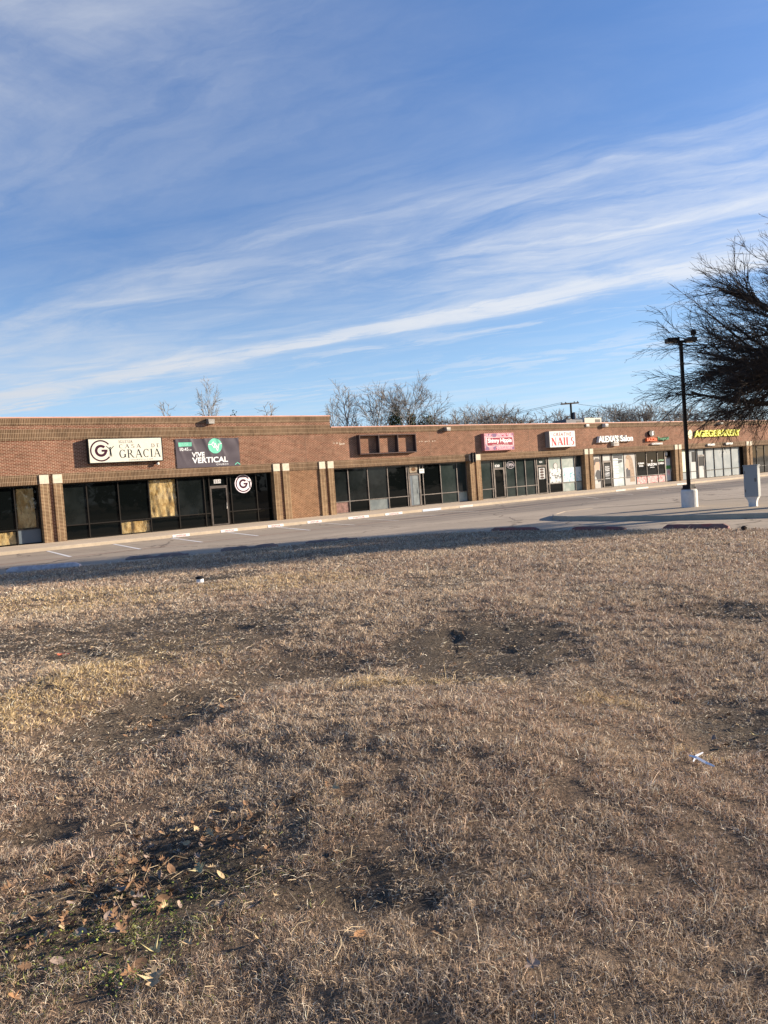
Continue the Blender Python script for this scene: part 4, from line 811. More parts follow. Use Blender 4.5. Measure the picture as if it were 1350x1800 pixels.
# lantern on the pilaster pair
u = 37.72; root = empty('wall_lantern', (u, D-.05, 2.68), 'pair of small black cylinder lights on the white capped pilaster left of the pink sign', 'wall light')
for dx_ in (-.22, .02):
    MB().lathe((u+dx_, D-.18), [(.075,2.70),(.085,2.72),(.085,3.28),(.10,3.30),(.10,3.36),(.03,3.40)], 14).build('cylinder', BK, root)
    MB().box(u+dx_-.03, u+dx_+.03, D-.18, D-.05, 2.95, 3.05).build('bracket', BK, root)
u, z = FP(277, 815, D-.2); root = empty('security_light', (u, D, z), 'small pale floodlight on the wall under the right end of the cream sign', 'light')
MB().tube([(u-.15,D-.02,z),(u-.02,D-.12,z)], .025, 6).build('arm', BK, root); MB().lathe((u+.03, D-.16), [(.05,z-.07),(.08,z-.03),(.08,z+.05),(.04,z+.08)], 12).build('head', mat('off_white_metal'), root)
# plugged holes left by removed letters
m_ = MB(); r_ = random.Random(4)
for (x0, y0_, x1, y1_, n_) in ((737,776.5,767,775,7),(597,781,606,780,4),(585,779,600,779,3)):
    for k in range(n_):
        u, z = FP(x0+(x1-x0)*(k+r_.random()*.5)/n_, y0_+(y1_-y0_)*k/n_+r_.uniform(-.4,.4), D); sz = r_.uniform(.03,.055); m_.box(u-sz, u+sz, D-.006, D-.001, z-sz*.7, z+sz*.7)
P('mortar_patch', m_, mat('pale_mortar', (0.50,0.43,0.34), .9))
for u0_ in (12.2, 24.1, 33.9, 43.6, 57.5, 68.4):
    P('control_joint', MB().box(u0_, u0_+.018, D-.004, D+.002, 3.30, 4.93), mat('joint_sealant', (0.20,0.15,0.11), .8))
# roof things
def hvac(px0, px1, py0, Y, label, col, name='rooftop_unit'):
    (a, zt), (b, _) = FP(px0, py0, Y), FP(px1, py0, Y); root = empty(name, ((a+b)/2, Y, 4.75), label, 'rooftop unit')
    MB().box(a, b, Y, Y+1.6, 4.95, zt).build('cabinet', col, root, bevel=.02); MB().box(a+.1, b-.1, Y+.1, Y+1.5, 4.75, 4.95).build('curb_base', M_ROOF, root)
    MB().box(a+(b-a)*.62, a+(b-a)*.92, Y-.012, Y-.001, 5.2, zt-.15).build('grille', M_FRAME, root); MB().lathe((a+(b-a)*.45, Y+.8), [(.45,zt),(.45,zt+.08),(.2,zt+.1)], 16).build('fan_guard', M_FRAME2, root)
hvac(1027, 1057, 734.5, 47.5, 'beige air conditioning unit on the roof right of the utility pole', mat('beige_metal', (0.52,0.47,0.38), .5, var=.06))
hvac(995, 1024, 737.5, 47.5, 'low grey air conditioning unit on the roof in front of the utility pole', mat('dark_grey_metal', (0.12,0.12,0.13), .5, var=.1))

# ---------------------------------------------------------------- wheel stops
def stop(p0, p1, m_, label, hgt=.13, wd=.16, tilt=0.0, broken=0):
    a = Vector(p0); b = Vector(p1); L = (b-a).length; d = (b-a).normalized(); nn = Vector((-d.y, d.x)); mb = MB(); ns = 14; prof = [(-wd/2,0),(-wd/2,.05),(-wd*.33,hgt),(wd*.33,hgt),(wd/2,.05),(wd/2,0)]
    rr = random.Random(int(a.x*100)); vs = []
    for i in range(ns+1):
        t_ = i/ns; c = a+d*L*t_; e_ = min(1, min(t_, 1-t_)/0.03+.55)
        for q, z in prof:
            zz_ = z*e_ if z > .05 else z
            if z > .05: zz_ -= rr.random()*.012+(.05 if broken and rr.random() < .3 else 0)
            vs.append((c.x+nn.x*q+rr.uniform(-.006,.006), c.y+nn.y*q+rr.uniform(-.006,.006), LZ+.002+zz_+tilt*t_))
    np_ = len(prof); fs = [(i*np_+k, i*np_+(k+1)%np_, (i+1)*np_+(k+1)%np_, (i+1)*np_+k) for i in range(ns) for k in range(np_)]+[tuple(range(np_-1,-1,-1)), tuple(ns*np_+k for k in range(np_))]
    mb.add(vs, fs); o = mb.build('wheel_stop', m_); tag(o, label, 'wheel stop', 'wheel stops along the lot edge')
def two_tone(name, c1, c2, s=5):
    m = bpy.data.materials.new(name); m.use_nodes = True; nt = NT(m.node_tree); b_ = m.node_tree.nodes['Principled BSDF']; geo = nt.node('ShaderNodeNewGeometry'); n_ = nt.noise(geo.outputs['Position'], s, 6, .7)
    nt.set(b_.inputs['Base Color'], nt.mix(nt.mr(n_, .42, .6), c1, c2)); b_.inputs['Roughness'].default_value = .9; nt.set(b_.inputs['Normal'], nt.node('ShaderNodeBump', {'Height': n_, 'Strength': .7, 'Distance': .02}).outputs[0]); return m
M_ST1 = two_tone('weathered_lilac_stop', (0.62,0.54,0.53), (0.46,0.38,0.38)); M_ST2 = two_tone('faded_red_stop', (0.26,0.085,0.075), (0.20,0.12,0.10), 3); M_ST3 = two_tone('dirty_stop', (0.27,0.18,0.16), (0.20,0.16,0.14), 4)
stop((4.75,25.45), (6.55,24.25), M_ST1, 'weathered pale lilac wheel stop at the far left of the lot edge', .15, .18)
stop((8.1,24.75), (9.85,23.85), M_ST3, 'dark crumbling wheel stop second from the left on the lot edge', .11, broken=1)
stop((10.9,23.65), (12.7,23.05), M_ST3, 'worn greyish wheel stop third from the left on the lot edge', .12, broken=1)
stop((13.6,22.7), (15.2,21.9), M_ST3, 'low broken wheel stop fourth from the left, half sunk in dead grass', .09, broken=1)
stop((18.5,18.6), (18.75,16.8), M_ST2, 'faded red wheel stop farthest of the three near the traffic island', .12)
stop((18.95,15.55), (19.1,13.75), M_ST2, 'faded red wheel stop between the two other red ones', .12)
stop((19.35,12.65), (19.75,10.95), M_ST2, 'nearest dark red wheel stop at the right in front of the island', .15, .18)

# ---------------------------------------------------------------- lamp post, utility box
bx, by = 26.9, 16.42
root = empty('lamp_post', (bx, by, -.012), 'tall dark parking lot lamp post on a white concrete pedestal', 'lamp post')
PED = mat('white_painted_concrete', (0.66,0.64,0.60), .8, var=.1, vscale=4, bump=.3, bscale=15)
MB().lathe((bx, by), [(.30,-.05),(.30,.60),(.285,.64),(.25,.66)], 28).build('pedestal', PED, root, smooth=False)
PO = mat('dark_bronze_pole', (0.035,0.028,0.022), .5, .3, var=.2)
MB().box(bx-.16, bx+.16, by-.16, by+.16, .69, .84).build('base_cover', BK, root)
m_ = MB().box(bx-.20, bx+.20, by-.20, by+.20, .66, .685)
for p_ in (-1, 1):
    for q_ in (-1, 1): m_.lathe((bx+.175*p_, by+.175*q_), [(.016,.685),(.016,.74)], 6)
m_.build('anchor_plate', M_FRAME2, root)
MB().obox((bx, by), (.8,-.6), (.6,.8), .84, 6.30, .055, .055).build('pole', PO, root)
def shoebox(cx, cy, z, hx, hy, h, par, name='lamp_head', m2=PO):
    m_ = MB(); ax, ay = (.8,-.6), (.6,.8); m_.obox((cx,cy), ax, ay, z, z+h, hx, hy); o = m_.build(name, m2, par, bevel=.015)
    MB().obox((cx,cy), ax, ay, z-.012, z-.001, hx*.85, hy*.85).build('lens', mat('frosted_lens'), o)
ax = (.8,-.6)
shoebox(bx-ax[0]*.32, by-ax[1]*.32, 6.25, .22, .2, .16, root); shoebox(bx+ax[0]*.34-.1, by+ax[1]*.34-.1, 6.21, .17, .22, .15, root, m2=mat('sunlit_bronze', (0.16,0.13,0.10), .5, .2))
MB().obox((bx, by), ax, (.6,.8), 6.21, 6.31, .30, .03).build('arm', PO, root)
MB().tube([(bx+ax[0]*.45,by+ax[1]*.45,6.33),(bx+ax[0]*.48,by+ax[1]*.48,6.5)], .02, 6).build('bracket', PO, root); MB().lathe((bx+ax[0]*.50, by+ax[1]*.50), [(.03,6.46),(.10,6.50),(.11,6.60),(.06,6.68)], 12).build('camera_dome', BK, root)
ux, uy = 26.62, 13.82; f_ = Vector((ux, uy)).normalized(); rgt = Vector((f_.y, -f_.x)); rot_ = Matrix.Rotation(R(-14), 2); f2 = rot_ @ f_; r2 = rot_ @ rgt
GB = mat('light_grey_cabinet', (0.33,0.34,0.33), .45, var=.06, vscale=2)
root = empty('utility_cabinet', (ux, uy, -.012), 'light grey utility cabinet on a narrow flared pedestal right of the lamp post', 'utility box')
m_ = MB(); m_.obox((ux, uy), r2, f2, .33, 1.42, .23, .17); m_.build('cabinet', GB, root, bevel=.015)
m_ = MB(); m_.obox((ux, uy), r2, f2, 1.42, 1.45, .245, .185); m_.build('lid', GB, root)
m_ = MB(); m_.obox((ux-f2.x*.172, uy-f2.y*.172), r2, f2, .40, 1.36, .20, .004); m_.build('door', mat('grey_door_panel', (0.31,0.32,0.31), .45), root)
m_ = MB()
for zz_ in (.55, 1.2): m_.obox((ux-f2.x*.178-r2.x*.19, uy-f2.y*.178-r2.y*.19), r2, f2, zz_-.05, zz_+.05, .012, .012)
m_.obox((ux-f2.x*.185+r2.x*.15, uy-f2.y*.185+r2.y*.15), r2, f2, .86, .98, .02, .014); m_.build('hinge_and_latch', M_FRAME2, root)
vs = []
for z, s in ((-.05,.13),(.12,.13),(.22,.15),(.33,.21)):
    for p, q in ((-1,-1),(1,-1),(1,1),(-1,1)): vs.append((ux+r2.x*s*p+f2.x*s*q*.75, uy+r2.y*s*p+f2.y*s*q*.75, z))
MB().add(vs, [(k*4+i, k*4+(i+1)%4, (k+1)*4+(i+1)%4, (k+1)*4+i) for k in range(3) for i in range(4)]+[(3,2,1,0)]).build('pedestal', PED, root)

# ---------------------------------------------------------------- utility pole behind the building
Y = 66.0; u, zt = FP(1003, 708, Y); root = empty('utility_pole', (u, Y, -.3), 'wooden utility pole with a dark crossarm standing behind the roof', 'utility pole')
WD = mat('dark_pole_wood', (0.05,0.04,0.032), .9, var=.3)
MB().tube([(u,Y,-.3),(u,Y,zt)], [.17,.13], 10).build('pole', WD, root)
a, za = FP(986, 710.5, Y-.9); b, zb = FP(1017, 708, Y+.9)
MB().tube([(a,Y-.9,za),(b,Y+.9,zb)], .10, 4).build('crossarm', WD, root)
for t_ in (0.05, .25, .75, .95): x = a+(b-a)*t_; z = za+(zb-za)*t_; yy = Y-.9+1.8*t_; MB().lathe((x, yy), [(.05,z+.08),(.07,z+.16),(.03,z+.25)], 8).build('insulator', BK, root)
MB().lathe((u+.3, Y-.2), [(.02,zt-2.2),(.22,zt-2.15),(.22,zt-1.3),(.02,zt-1.25)], 12).build('transformer', mat('dark_grey_metal'), root)
for k, (px, py, Yw) in enumerate([(620,765,120.),(640,763,118.),(1400,735,70.)]):
    e_ = FP(px, py, Yw); st = Vector((a+(b-a)*(.05 if k == 0 else .25 if k == 1 else .95), Y-.7 if k < 2 else Y+.7, za+.22)); en = Vector((e_[0], Yw, e_[1])); pts = []
    for i in range(13):
        t_ = i/12; p = st.lerp(en, t_); p.z -= 4*1.2*t_*(1-t_)*.6; pts.append(p)
    MB().tube(pts, .022, 4).build('wire', BK, root)

# ---------------------------------------------------------------- trees
def rotv(v, axis_, a): return Matrix.Rotation(a, 3, axis_) @ v
class Tree:
    def __init__(s, seed): s.r = random.Random(seed); s.chains = []
    def chain(s, p, d, L, r0, r1, nseg, wob, droop, sweep=None):
        pts = [p.copy()]; rad = [r0]; q = p.copy(); d = d.normalized(); st = L/nseg
        for i in range(nseg):
            d = (d+Vector((s.r.gauss(0, wob), s.r.gauss(0, wob), s.r.gauss(0, wob)))+Vector((0,0,droop*(i+1)/nseg))+(sweep*0.06 if sweep else Vector((0,0,0)))).normalized()
            q = q+d*st; pts.append(q.copy()); rad.append(r0+(r1-r0)*(i+1)/nseg)
        s.chains.append((pts, rad)); return pts, rad
def dir_at(pts, t):
    n_ = len(pts)-1; f = t*n_; i = min(int(f), n_-1); return pts[i].lerp(pts[i+1], f-i), (pts[i+1]-pts[i]).normalized()
def off_dir(r, d, ang, bias=None):
    ax_ = d.orthogonal().normalized(); ax_ = rotv(ax_, d, r.random()*2*math.pi); v = rotv(d, ax_, ang)
    if bias is not None: v = (v+bias).normalized()
    return v
def chains_mesh(name, chains, mtl, parent, nthick=8, thr=.03, minr=0):
    V = []; Fc = []; base = 0
    for pts, rad in chains:
        n_ = nthick if rad[0] > .12 else (5 if rad[0] > thr else 3)
        P_ = np.array([tuple(p) for p in pts]); T_ = np.gradient(P_, axis=0); T_ /= np.linalg.norm(T_, axis=1)[:, None]+1e-9
        up = np.array([.31,.17,.93]) if abs(T_[0] @ np.array([.31,.17,.93])) < .95 else np.array([1.,0,0])
        A = np.cross(T_, up); A /= np.linalg.norm(A, axis=1)[:, None]+1e-9; B = np.cross(T_, A); th = np.arange(n_)*2*math.pi/n_
        ringv = P_[:,None,:]+(A[:,None,:]*np.cos(th)[None,:,None]+B[:,None,:]*np.sin(th)[None,:,None])*np.maximum(np.array(rad), minr)[:,None,None]
        V.append(ringv.reshape(-1,3)); m_ = len(pts); i = np.arange((m_-1)*n_).reshape(m_-1, n_); nx_ = np.roll(i, -1, axis=1)
        Fc.append(np.stack([i, nx_, nx_+n_, i+n_], -1).reshape(-1,4)+base); base += m_*n_
    V = np.concatenate(V); Fc = np.concatenate(Fc)
    me = bpy.data.meshes.new(name); me.vertices.add(len(V)); me.vertices.foreach_set('co', V.astype(np.float32).ravel()); me.loops.add(Fc.size); me.loops.foreach_set('vertex_index', Fc.astype(np.int32).ravel())
    me.polygons.add(len(Fc)); me.polygons.foreach_set('loop_start', np.arange(0, Fc.size, 4, dtype=np.int32)); me.polygons.foreach_set('use_smooth', np.ones(len(Fc), bool)); me.update(calc_edges=True)
    me.materials.append(mtl); o = bpy.data.objects.new(name, me); COL.objects.link(o); o.parent = parent; return o
BARK = mat('dark_bark', (0.065,0.050,0.040), .95, var=.3, vscale=6, obj=True, bump=.4, bscale=25); BARK2 = mat('grey_bark', (0.27,0.245,0.215), .95, var=.25, vscale=3, obj=True); BARK3 = mat('brown_bark', (0.20,0.175,0.15), .95, var=.25, vscale=3, obj=True)

def big_tree():
    from mathutils.kdtree import KDTree
    root = empty('spreading_bare_tree', (30.3, 10.6, -.03), 'large dark bare tree with wide drooping branches reaching in from the right', 'tree')
    t = Tree(5); r = t.r
    ax1 = Vector((-.80,.60,0)); ax2 = Vector((.6,.8,0))                 # long and short axes of the crown
    trunk, tr = t.chain(Vector((0,0,0)), Vector((0.02,0.0,1)), 3.6, .36, .27, 8, .02, 0)
    t.chains[0][1][0] = .46
    C0 = Vector((0,0,5.15))
    def surf(u_, phi, k):                                                # point in the crown, u_ = sin elevation
        c_ = (1-abs(u_)**2.5)**.45; lt = max(0, c_*math.cos(phi)*k); h = ax1*(7.6*c_*math.cos(phi))+ax2*(4.4*c_*math.sin(phi)); return C0+(h+Vector((0,0,u_*(4.7 if u_ > 0 else 3.9))))*k+ax2*(1.8*lt*lt)
    def curve(p0, d0, p1, r0, r1, n_, wob):
        L = (p1-p0).length; c1 = p0+d0.normalized()*L*.45; pts = []; rad = []; a = [Vector((r.gauss(0,1), r.gauss(0,1), r.gauss(0,1)))*wob*L for _ in range(2)]
        for i in range(n_+1):
            q = i/n_; p = p0*(1-q)**2+c1*2*q*(1-q)+p1*q*q; p = p+a[0]*math.sin(q*math.pi*2)*.6+a[1]*math.sin(q*math.pi*3+1)*.35*(1-q)*q*2; pts.append(p); rad.append(r0+(r1-r0)*q**.8)
        pts[0] = p0.copy(); t.chains.append((pts, rad)); return pts
    mains = []
    nm = 17
    for k in range(nm):
        u_ = -.28+1.2*(k+.5)/nm; phi = k*2.399963+.4; tg = surf(min(.93, u_), phi, .86); tg.z = max(tg.z, (10.0+tg.x*.899-tg.y*.438)/4.0)
        p0, _ = dir_at(trunk, .62+.37*k/nm); d0 = (tg-p0).normalized(); d0 = (Vector((d0.x, d0.y, 0))*1.0+Vector((0,0,.55+.5*max(0, u_)))).normalized()
        mains.append(curve(p0, d0, tg, .21-.05*k/nm, .035, 16, .022))
    def kd(cs):
        pts = [(p, c, i) for c in cs for i, p in enumerate(c)]; K_ = KDTree(len(pts))
        for i, (p, c, j) in enumerate(pts): K_.insert(p, i)
        K_.balance(); return K_, pts
    def attach(level, n_, kmin, kmax, rad0, rad1, nseg, wob, back, prev):
        K_, pts = kd(prev); out = []
        for k in range(n_):
            tg = surf(r.uniform(-.62,1)*1.0 if r.random() < .8 else r.uniform(-.8,.2), r.random()*2*math.pi, r.uniform(kmin, kmax)**.7)
            sw = tg.x*.899-tg.y*.438; zm = max(2.1, (10.5+sw)/4.0)
            if tg.z < zm: tg.z = zm+r.random()*.9
            wx, wy = tg.x+30.3, tg.y+10.6; lat, dep = wx*.8-wy*.6, wx*.6+wy*.8
            if abs(lat-11.65*dep/29.3) < .55 and dep < 29.4 and r.random() < .85: continue   # cut back clear of the lamp post
            aim = C0+(tg-C0)*back-Vector((0,0,.3)); _, i, _ = K_.find(aim); p, c, j = pts[i]
            j = max(1, min(len(c)-2, j)); p = c[j]; dp = (c[j+1]-c[j-1]).normalized()
            out.append(curve(p, (dp+(tg-p).normalized()*.55+Vector((0,0,.12))), tg, rad0*r.uniform(.8,1.2), rad1, nseg, wob))
        return out
    sec = attach(1, 150, .55, 1.0, .085, .014, 10, .03, .52, mains)
    ter = attach(2, 2000, .35, 1.06, .022, .0065, 6, .045, .80, mains+sec)
    for c in sec+ter:
        L = sum((c[i+1]-c[i]).length for i in range(len(c)-1)); n_ = int(L*4.8)+2
        for q in range(n_):
            t2 = r.uniform(.15, 1.0); p2, d2 = dir_at(c, min(t2, .985)); out_ = (p2-C0); out_.z *= .4; out_ = out_.normalized()
            v2 = off_dir(r, d2, R(r.uniform(18,48)), out_*.35+Vector((0,0,-.04))); tl = r.uniform(.35,1.0)
            tw, _ = t.chain(p2, v2, tl, .0088, .0045, 3, .11, -.03)
            for w_ in range(2):
                p3, d3 = dir_at(tw, r.uniform(.2,.95)); t.chain(p3, off_dir(r, d3, R(r.uniform(20,50))), r.uniform(.15,.42), .0058, .0040, 2, .12, 0)
    chains_mesh('trunk', t.chains[:1], BARK, root, 14); chains_mesh('crown', t.chains[1:], BARK, root, 8)
    print('big tree chains', len(t.chains)); return root
big_tree()

def bare_tree(seed, H, spread, nl, up, dens, mtl, twig=.016, trunk_h=.3, multi=1, lo=20):
    """returns unlinked-from-place root of a bare tree, origin at its foot"""
    root = empty('bare_tree', (0,0,0)); t = Tree(seed); r = t.r; main = []
    for s_ in range(multi):
        d0 = Vector((r.uniform(-.25,.25), r.uniform(-.25,.25), 1)) if multi > 1 else Vector((0.03,.02,1))
        tr_, _ = t.chain(Vector((r.uniform(-.3,.3)*(multi > 1), r.uniform(-.3,.3)*(multi > 1), 0)), d0, H*.8, .015*H/(multi**.4), .03, 10, .035, 0)
        for k in range(nl):
            hh = trunk_h+(1-trunk_h)*(k+r.random())/nl; p, dd = dir_at(tr_, min(.97, hh)); phi = k*2.4+r.random(); el = R(lo+up*(.3+.7*r.random()))
            d = Vector((math.cos(phi)*math.cos(el), math.sin(phi)*math.cos(el), math.sin(el))); L = spread*r.uniform(.75,1.15)*math.sin(min(1.0,(1.28-hh)*1.7)*math.pi/2)
            L = max(L, spread*.35); lb, _ = t.chain(p, d, L, .0075*H*(1.15-hh), .016, 7, .09, .05)
            nb = int(3+L*1.5*dens)
            for j in range(nb):
                tt = .2+.78*(j+r.random())/nb; p1, d1 = dir_at(lb, min(tt,.98)); bl = L*.45*(1-.5*tt)*r.uniform(.7,1.2); b1, _ = t.chain(p1, off_dir(r, d1, R(r.uniform(25,55)), Vector((0,0,.12))), bl, .022, .011, 4, .12, .03)
                for q in range(int(2+bl*2.2*dens)):
                    p2, d2 = dir_at(b1, r.uniform(.2,.98)); t.chain(p2, off_dir(r, d2, R(r.uniform(20,50)), Vector((0,0,.1))), r.uniform(.4,1.0)*min(1, bl), twig, twig*.7, 2, .15, 0)
    root['h'] = float(np.percentile([p.z for c in t.chains for p in c[0]], 99.3))
    big = [c for c in t.chains if c[1][0] > .09] or t.chains[:1]; small = [c for c in t.chains if c[1][0] <= .09]
    chains_mesh('trunk', big, mtl, root, 7); chains_mesh('crown', small, mtl, root, 5, minr=twig*.6); return root
def leaf_mass(name, c, rad, n_, size, mtl, parent, seed=1, flat=.5):
    g_ = np.random.default_rng(seed); d = g_.normal(size=(n_,3)); d /= np.linalg.norm(d,axis=1)[:,None]; rr = g_.random(n_)**.4; nz_ = fbm(d[:,0]*2.2+seed, d[:,1]*2.2+d[:,2]*1.7, 3, seed)
    p = np.array(c)+d*np.array(rad)*(rr*(.55+.9*nz_))[:,None]; a = g_.normal(size=(n_,3)); a /= np.linalg.norm(a,axis=1)[:,None]; b = np.cross(a, g_.normal(size=(n_,3))); b /= np.linalg.norm(b,axis=1)[:,None]
    s_ = (size*g_.uniform(.6,1.4,n_))[:,None]; V = np.stack([p-a*s_, p-b*s_*flat, p+a*s_, p+b*s_*flat],1).reshape(-1,3); f = np.arange(n_*4).reshape(-1,4)
    me = bpy.data.meshes.new(name); me.vertices.add(len(V)); me.vertices.foreach_set('co', V.astype(np.float32).ravel()); me.loops.add(f.size); me.loops.foreach_set('vertex_index', f.astype(np.int32).ravel()); me.polygons.add(len(f)); me.polygons.foreach_set('loop_start', np.arange(0, f.size, 4, dtype=np.int32)); me.update(calc_edges=True)
    me.materials.append(mtl); o = bpy.data.objects.new(name, me); COL.objects.link(o); o.parent = parent; return o
LEAFD = mat('dark_evergreen_leaf', (0.035,0.055,0.022), .7, var=.4, vscale=1.5, obj=True); LEAFB = mat('dead_leaf_brown', (0.12,0.085,0.05), .8, var=.3, vscale=2, obj=True)
protos = {'sparse': bare_tree(31, 9, 1.8, 9, 45, .8, BARK2, .011, .5, lo=35), 'round': bare_tree(3, 11.5, 3.9, 18, 50, 1.25, BARK2, .014, .55, lo=20), 'oak': bare_tree(9, 13.0, 5.6, 20, 52, 1.3, BARK3, .016, .58, lo=12), 'slim': bare_tree(14, 12, 2.6, 16, 40, 1.0, BARK2, .013, .5, lo=38), 'bush': bare_tree(21, 8.5, 3.4, 11, 55, 1.6, BARK3, .017, .35, 3, lo=20)}
HS = {k_: v_['h'] for k_, v_ in protos.items()}
for v_ in protos.values(): del v_['h']
used = {}
def plant(kind, px, py_top, Yd, label, scale_w=1.0, leaf=None, group=None, rot=None, name='bare_tree'):
    u, zt = FP(px, py_top, Yd); H = HS[kind]; s_ = (zt+.3)/H
    if kind in used: o = copy_tree(protos[kind])
    else: o = protos[kind]; used[kind] = 1
    o.name = name; o.location = (u, Yd, -.3); o.rotation_euler = (0, 0, random.random()*6.28 if rot is None else rot); o.scale = (s_*scale_w, s_*scale_w, s_)
    tag(o, label, 'tree', group); ORG[o.name] = (u, Yd, -.3)
    return o, u, Yd, zt, s_
BK_G = 'bare trees behind the strip mall'
o1 = plant('slim', 366, 664, 88, 'thin tall bare tree rising alone above the left parapet', .8, group=BK_G)
plant('sparse', 312, 704, 95, 'small bare tree top left of the thin tall one over the left roof', 1.0, group=BK_G)
plant('sparse', 445, 710, 98, 'faint low bare tree top over the left roof right of the thin tall one', 1.3, group=BK_G)
plant('slim', 577, 694, 96, 'small bare tree right at the step in the parapet', .8, group=BK_G)
plant('slim', 612, 671, 90, 'slender fan shaped bare tree just right of the parapet step', 1.2, group=BK_G)
plant('round', 655, 685, 92, 'medium bare tree between the slender one and the broad dark one', 1.15, group=BK_G)
plant('oak', 712, 664, 86, 'broad dark limbed bare tree, largest one behind the middle roof', .98, group=BK_G)
i_ = 0
for px, py, Yd, lb in [(800,716,104,'dense low bare tree right of the broad dark one'),(775,722,108,'dark brushy bare tree beside the broad dark one'),(835,723,110,'low brown bare tree above the second wall light'),(878,708,112,'bare tree with upward forked limbs left of the wires'),(918,722,112,'small sparse bare tree under the wires'),(975,724,120,'low bare tree just left of the utility pole'),(1062,716,120,'low bare tree behind the beige rooftop unit'),(1100,712,125,'bare tree over the roof left of the big spreading crown'),(1135,712,125,'dense low bare tree at the left rim of the big crown'),(1175,714,128,'brown bare tree behind the lamp post'),(1225,712,130,'bare tree seen through the big crown right of the lamp post'),(1275,712,130,'bare tree seen through the big crown above the bakery'),(1330,710,132,'bare tree at the right edge behind the big crown'),(1385,708,134,'bare tree beyond the right edge')]:
    if px > 1350: continue
    plant('bush' if i_ % 3 else 'round', px, py, Yd, lb, 1.5 if i_ % 3 else 1.1, group=BK_G); i_ += 1
# evergreen growth in and between the bare trees
def evergreen(px, py_top, Yd, wpx, label, dens=2600):
    u, zt = FP(px, py_top, Yd); sc = Yd/39.4*1.0; wm = wpx/1352*math.hypot(u, Yd); root = empty('evergreen_tree', (u, Yd, -.3), label, 'tree', 'evergreens behind the strip mall')
    MB().tube([(u,Yd,-.3),(u+.2,Yd,zt*.6)], [.2,.08], 7).build('trunk', BARK, root)
    leaf_mass('crown', (0, 0, (zt+.3)*.66), (wm/2, wm/2, (zt+.3)*.38), dens, .16, LEAFD, root, int(px))
evergreen(693, 722, 86.5, 26, 'dark green clump in front of the broad bare tree trunk, left one'); evergreen(722, 727, 87.5, 20, 'smaller dark green clump in front of the broad bare tree trunk, right one'); evergreen(750, 733, 96, 40, 'low dark green bush at the foot of the brushy bare trees', 2200)
evergreen(1043, 722, 118, 26, 'dark evergreen top behind the rooftop units'); evergreen(1320, 706, 120, 60, 'green evergreen showing through the big crown at the right edge'); evergreen(412, 723, 92, 16, 'tiny dark green tuft over the left parapet', 500)
# low woods opposite, behind the viewer, seen only in the storefront glass
wr = np.random.default_rng(4); V = []; Fq = []
mbw = []
for k in range(46):
    x = -110+k*6.2+wr.uniform(-2,2); y = -62+wr.uniform(-8,8); h = wr.uniform(3.2,7.2)*(1.35 if wr.random() < .2 else 1); h = h if x > 88 else wr.uniform(7.5,10.5)
    n_ = 260; d = wr.normal(size=(n_,3)); d /= np.linalg.norm(d,axis=1)[:,None]; p = np.array([x,y,h*.5])+d*np.array([4.2,3,h*.5])*(wr.random(n_)**.4)[:,None]; p[:,2] = np.maximum(p[:,2], .1)
    a = wr.normal(size=(n_,3))*.55; b = wr.normal(size=(n_,3))*.32; V.append(np.stack([p-a,p-b,p+a,p+b],1).reshape(-1,3))
V = np.concatenate(V); mb = MB(); mb.v = V.tolist(); mb.f = [(i,i+1,i+2,i+3) for i in range(0, len(V), 4)]
o = mb.build('distant_woods', mat('woods_brown', (0.05,0.042,0.032), .95, var=.4, vscale=.4)); tag(o, 'low brown woods across the road mirrored in the storefront glass', 'woods', kind='stuff')

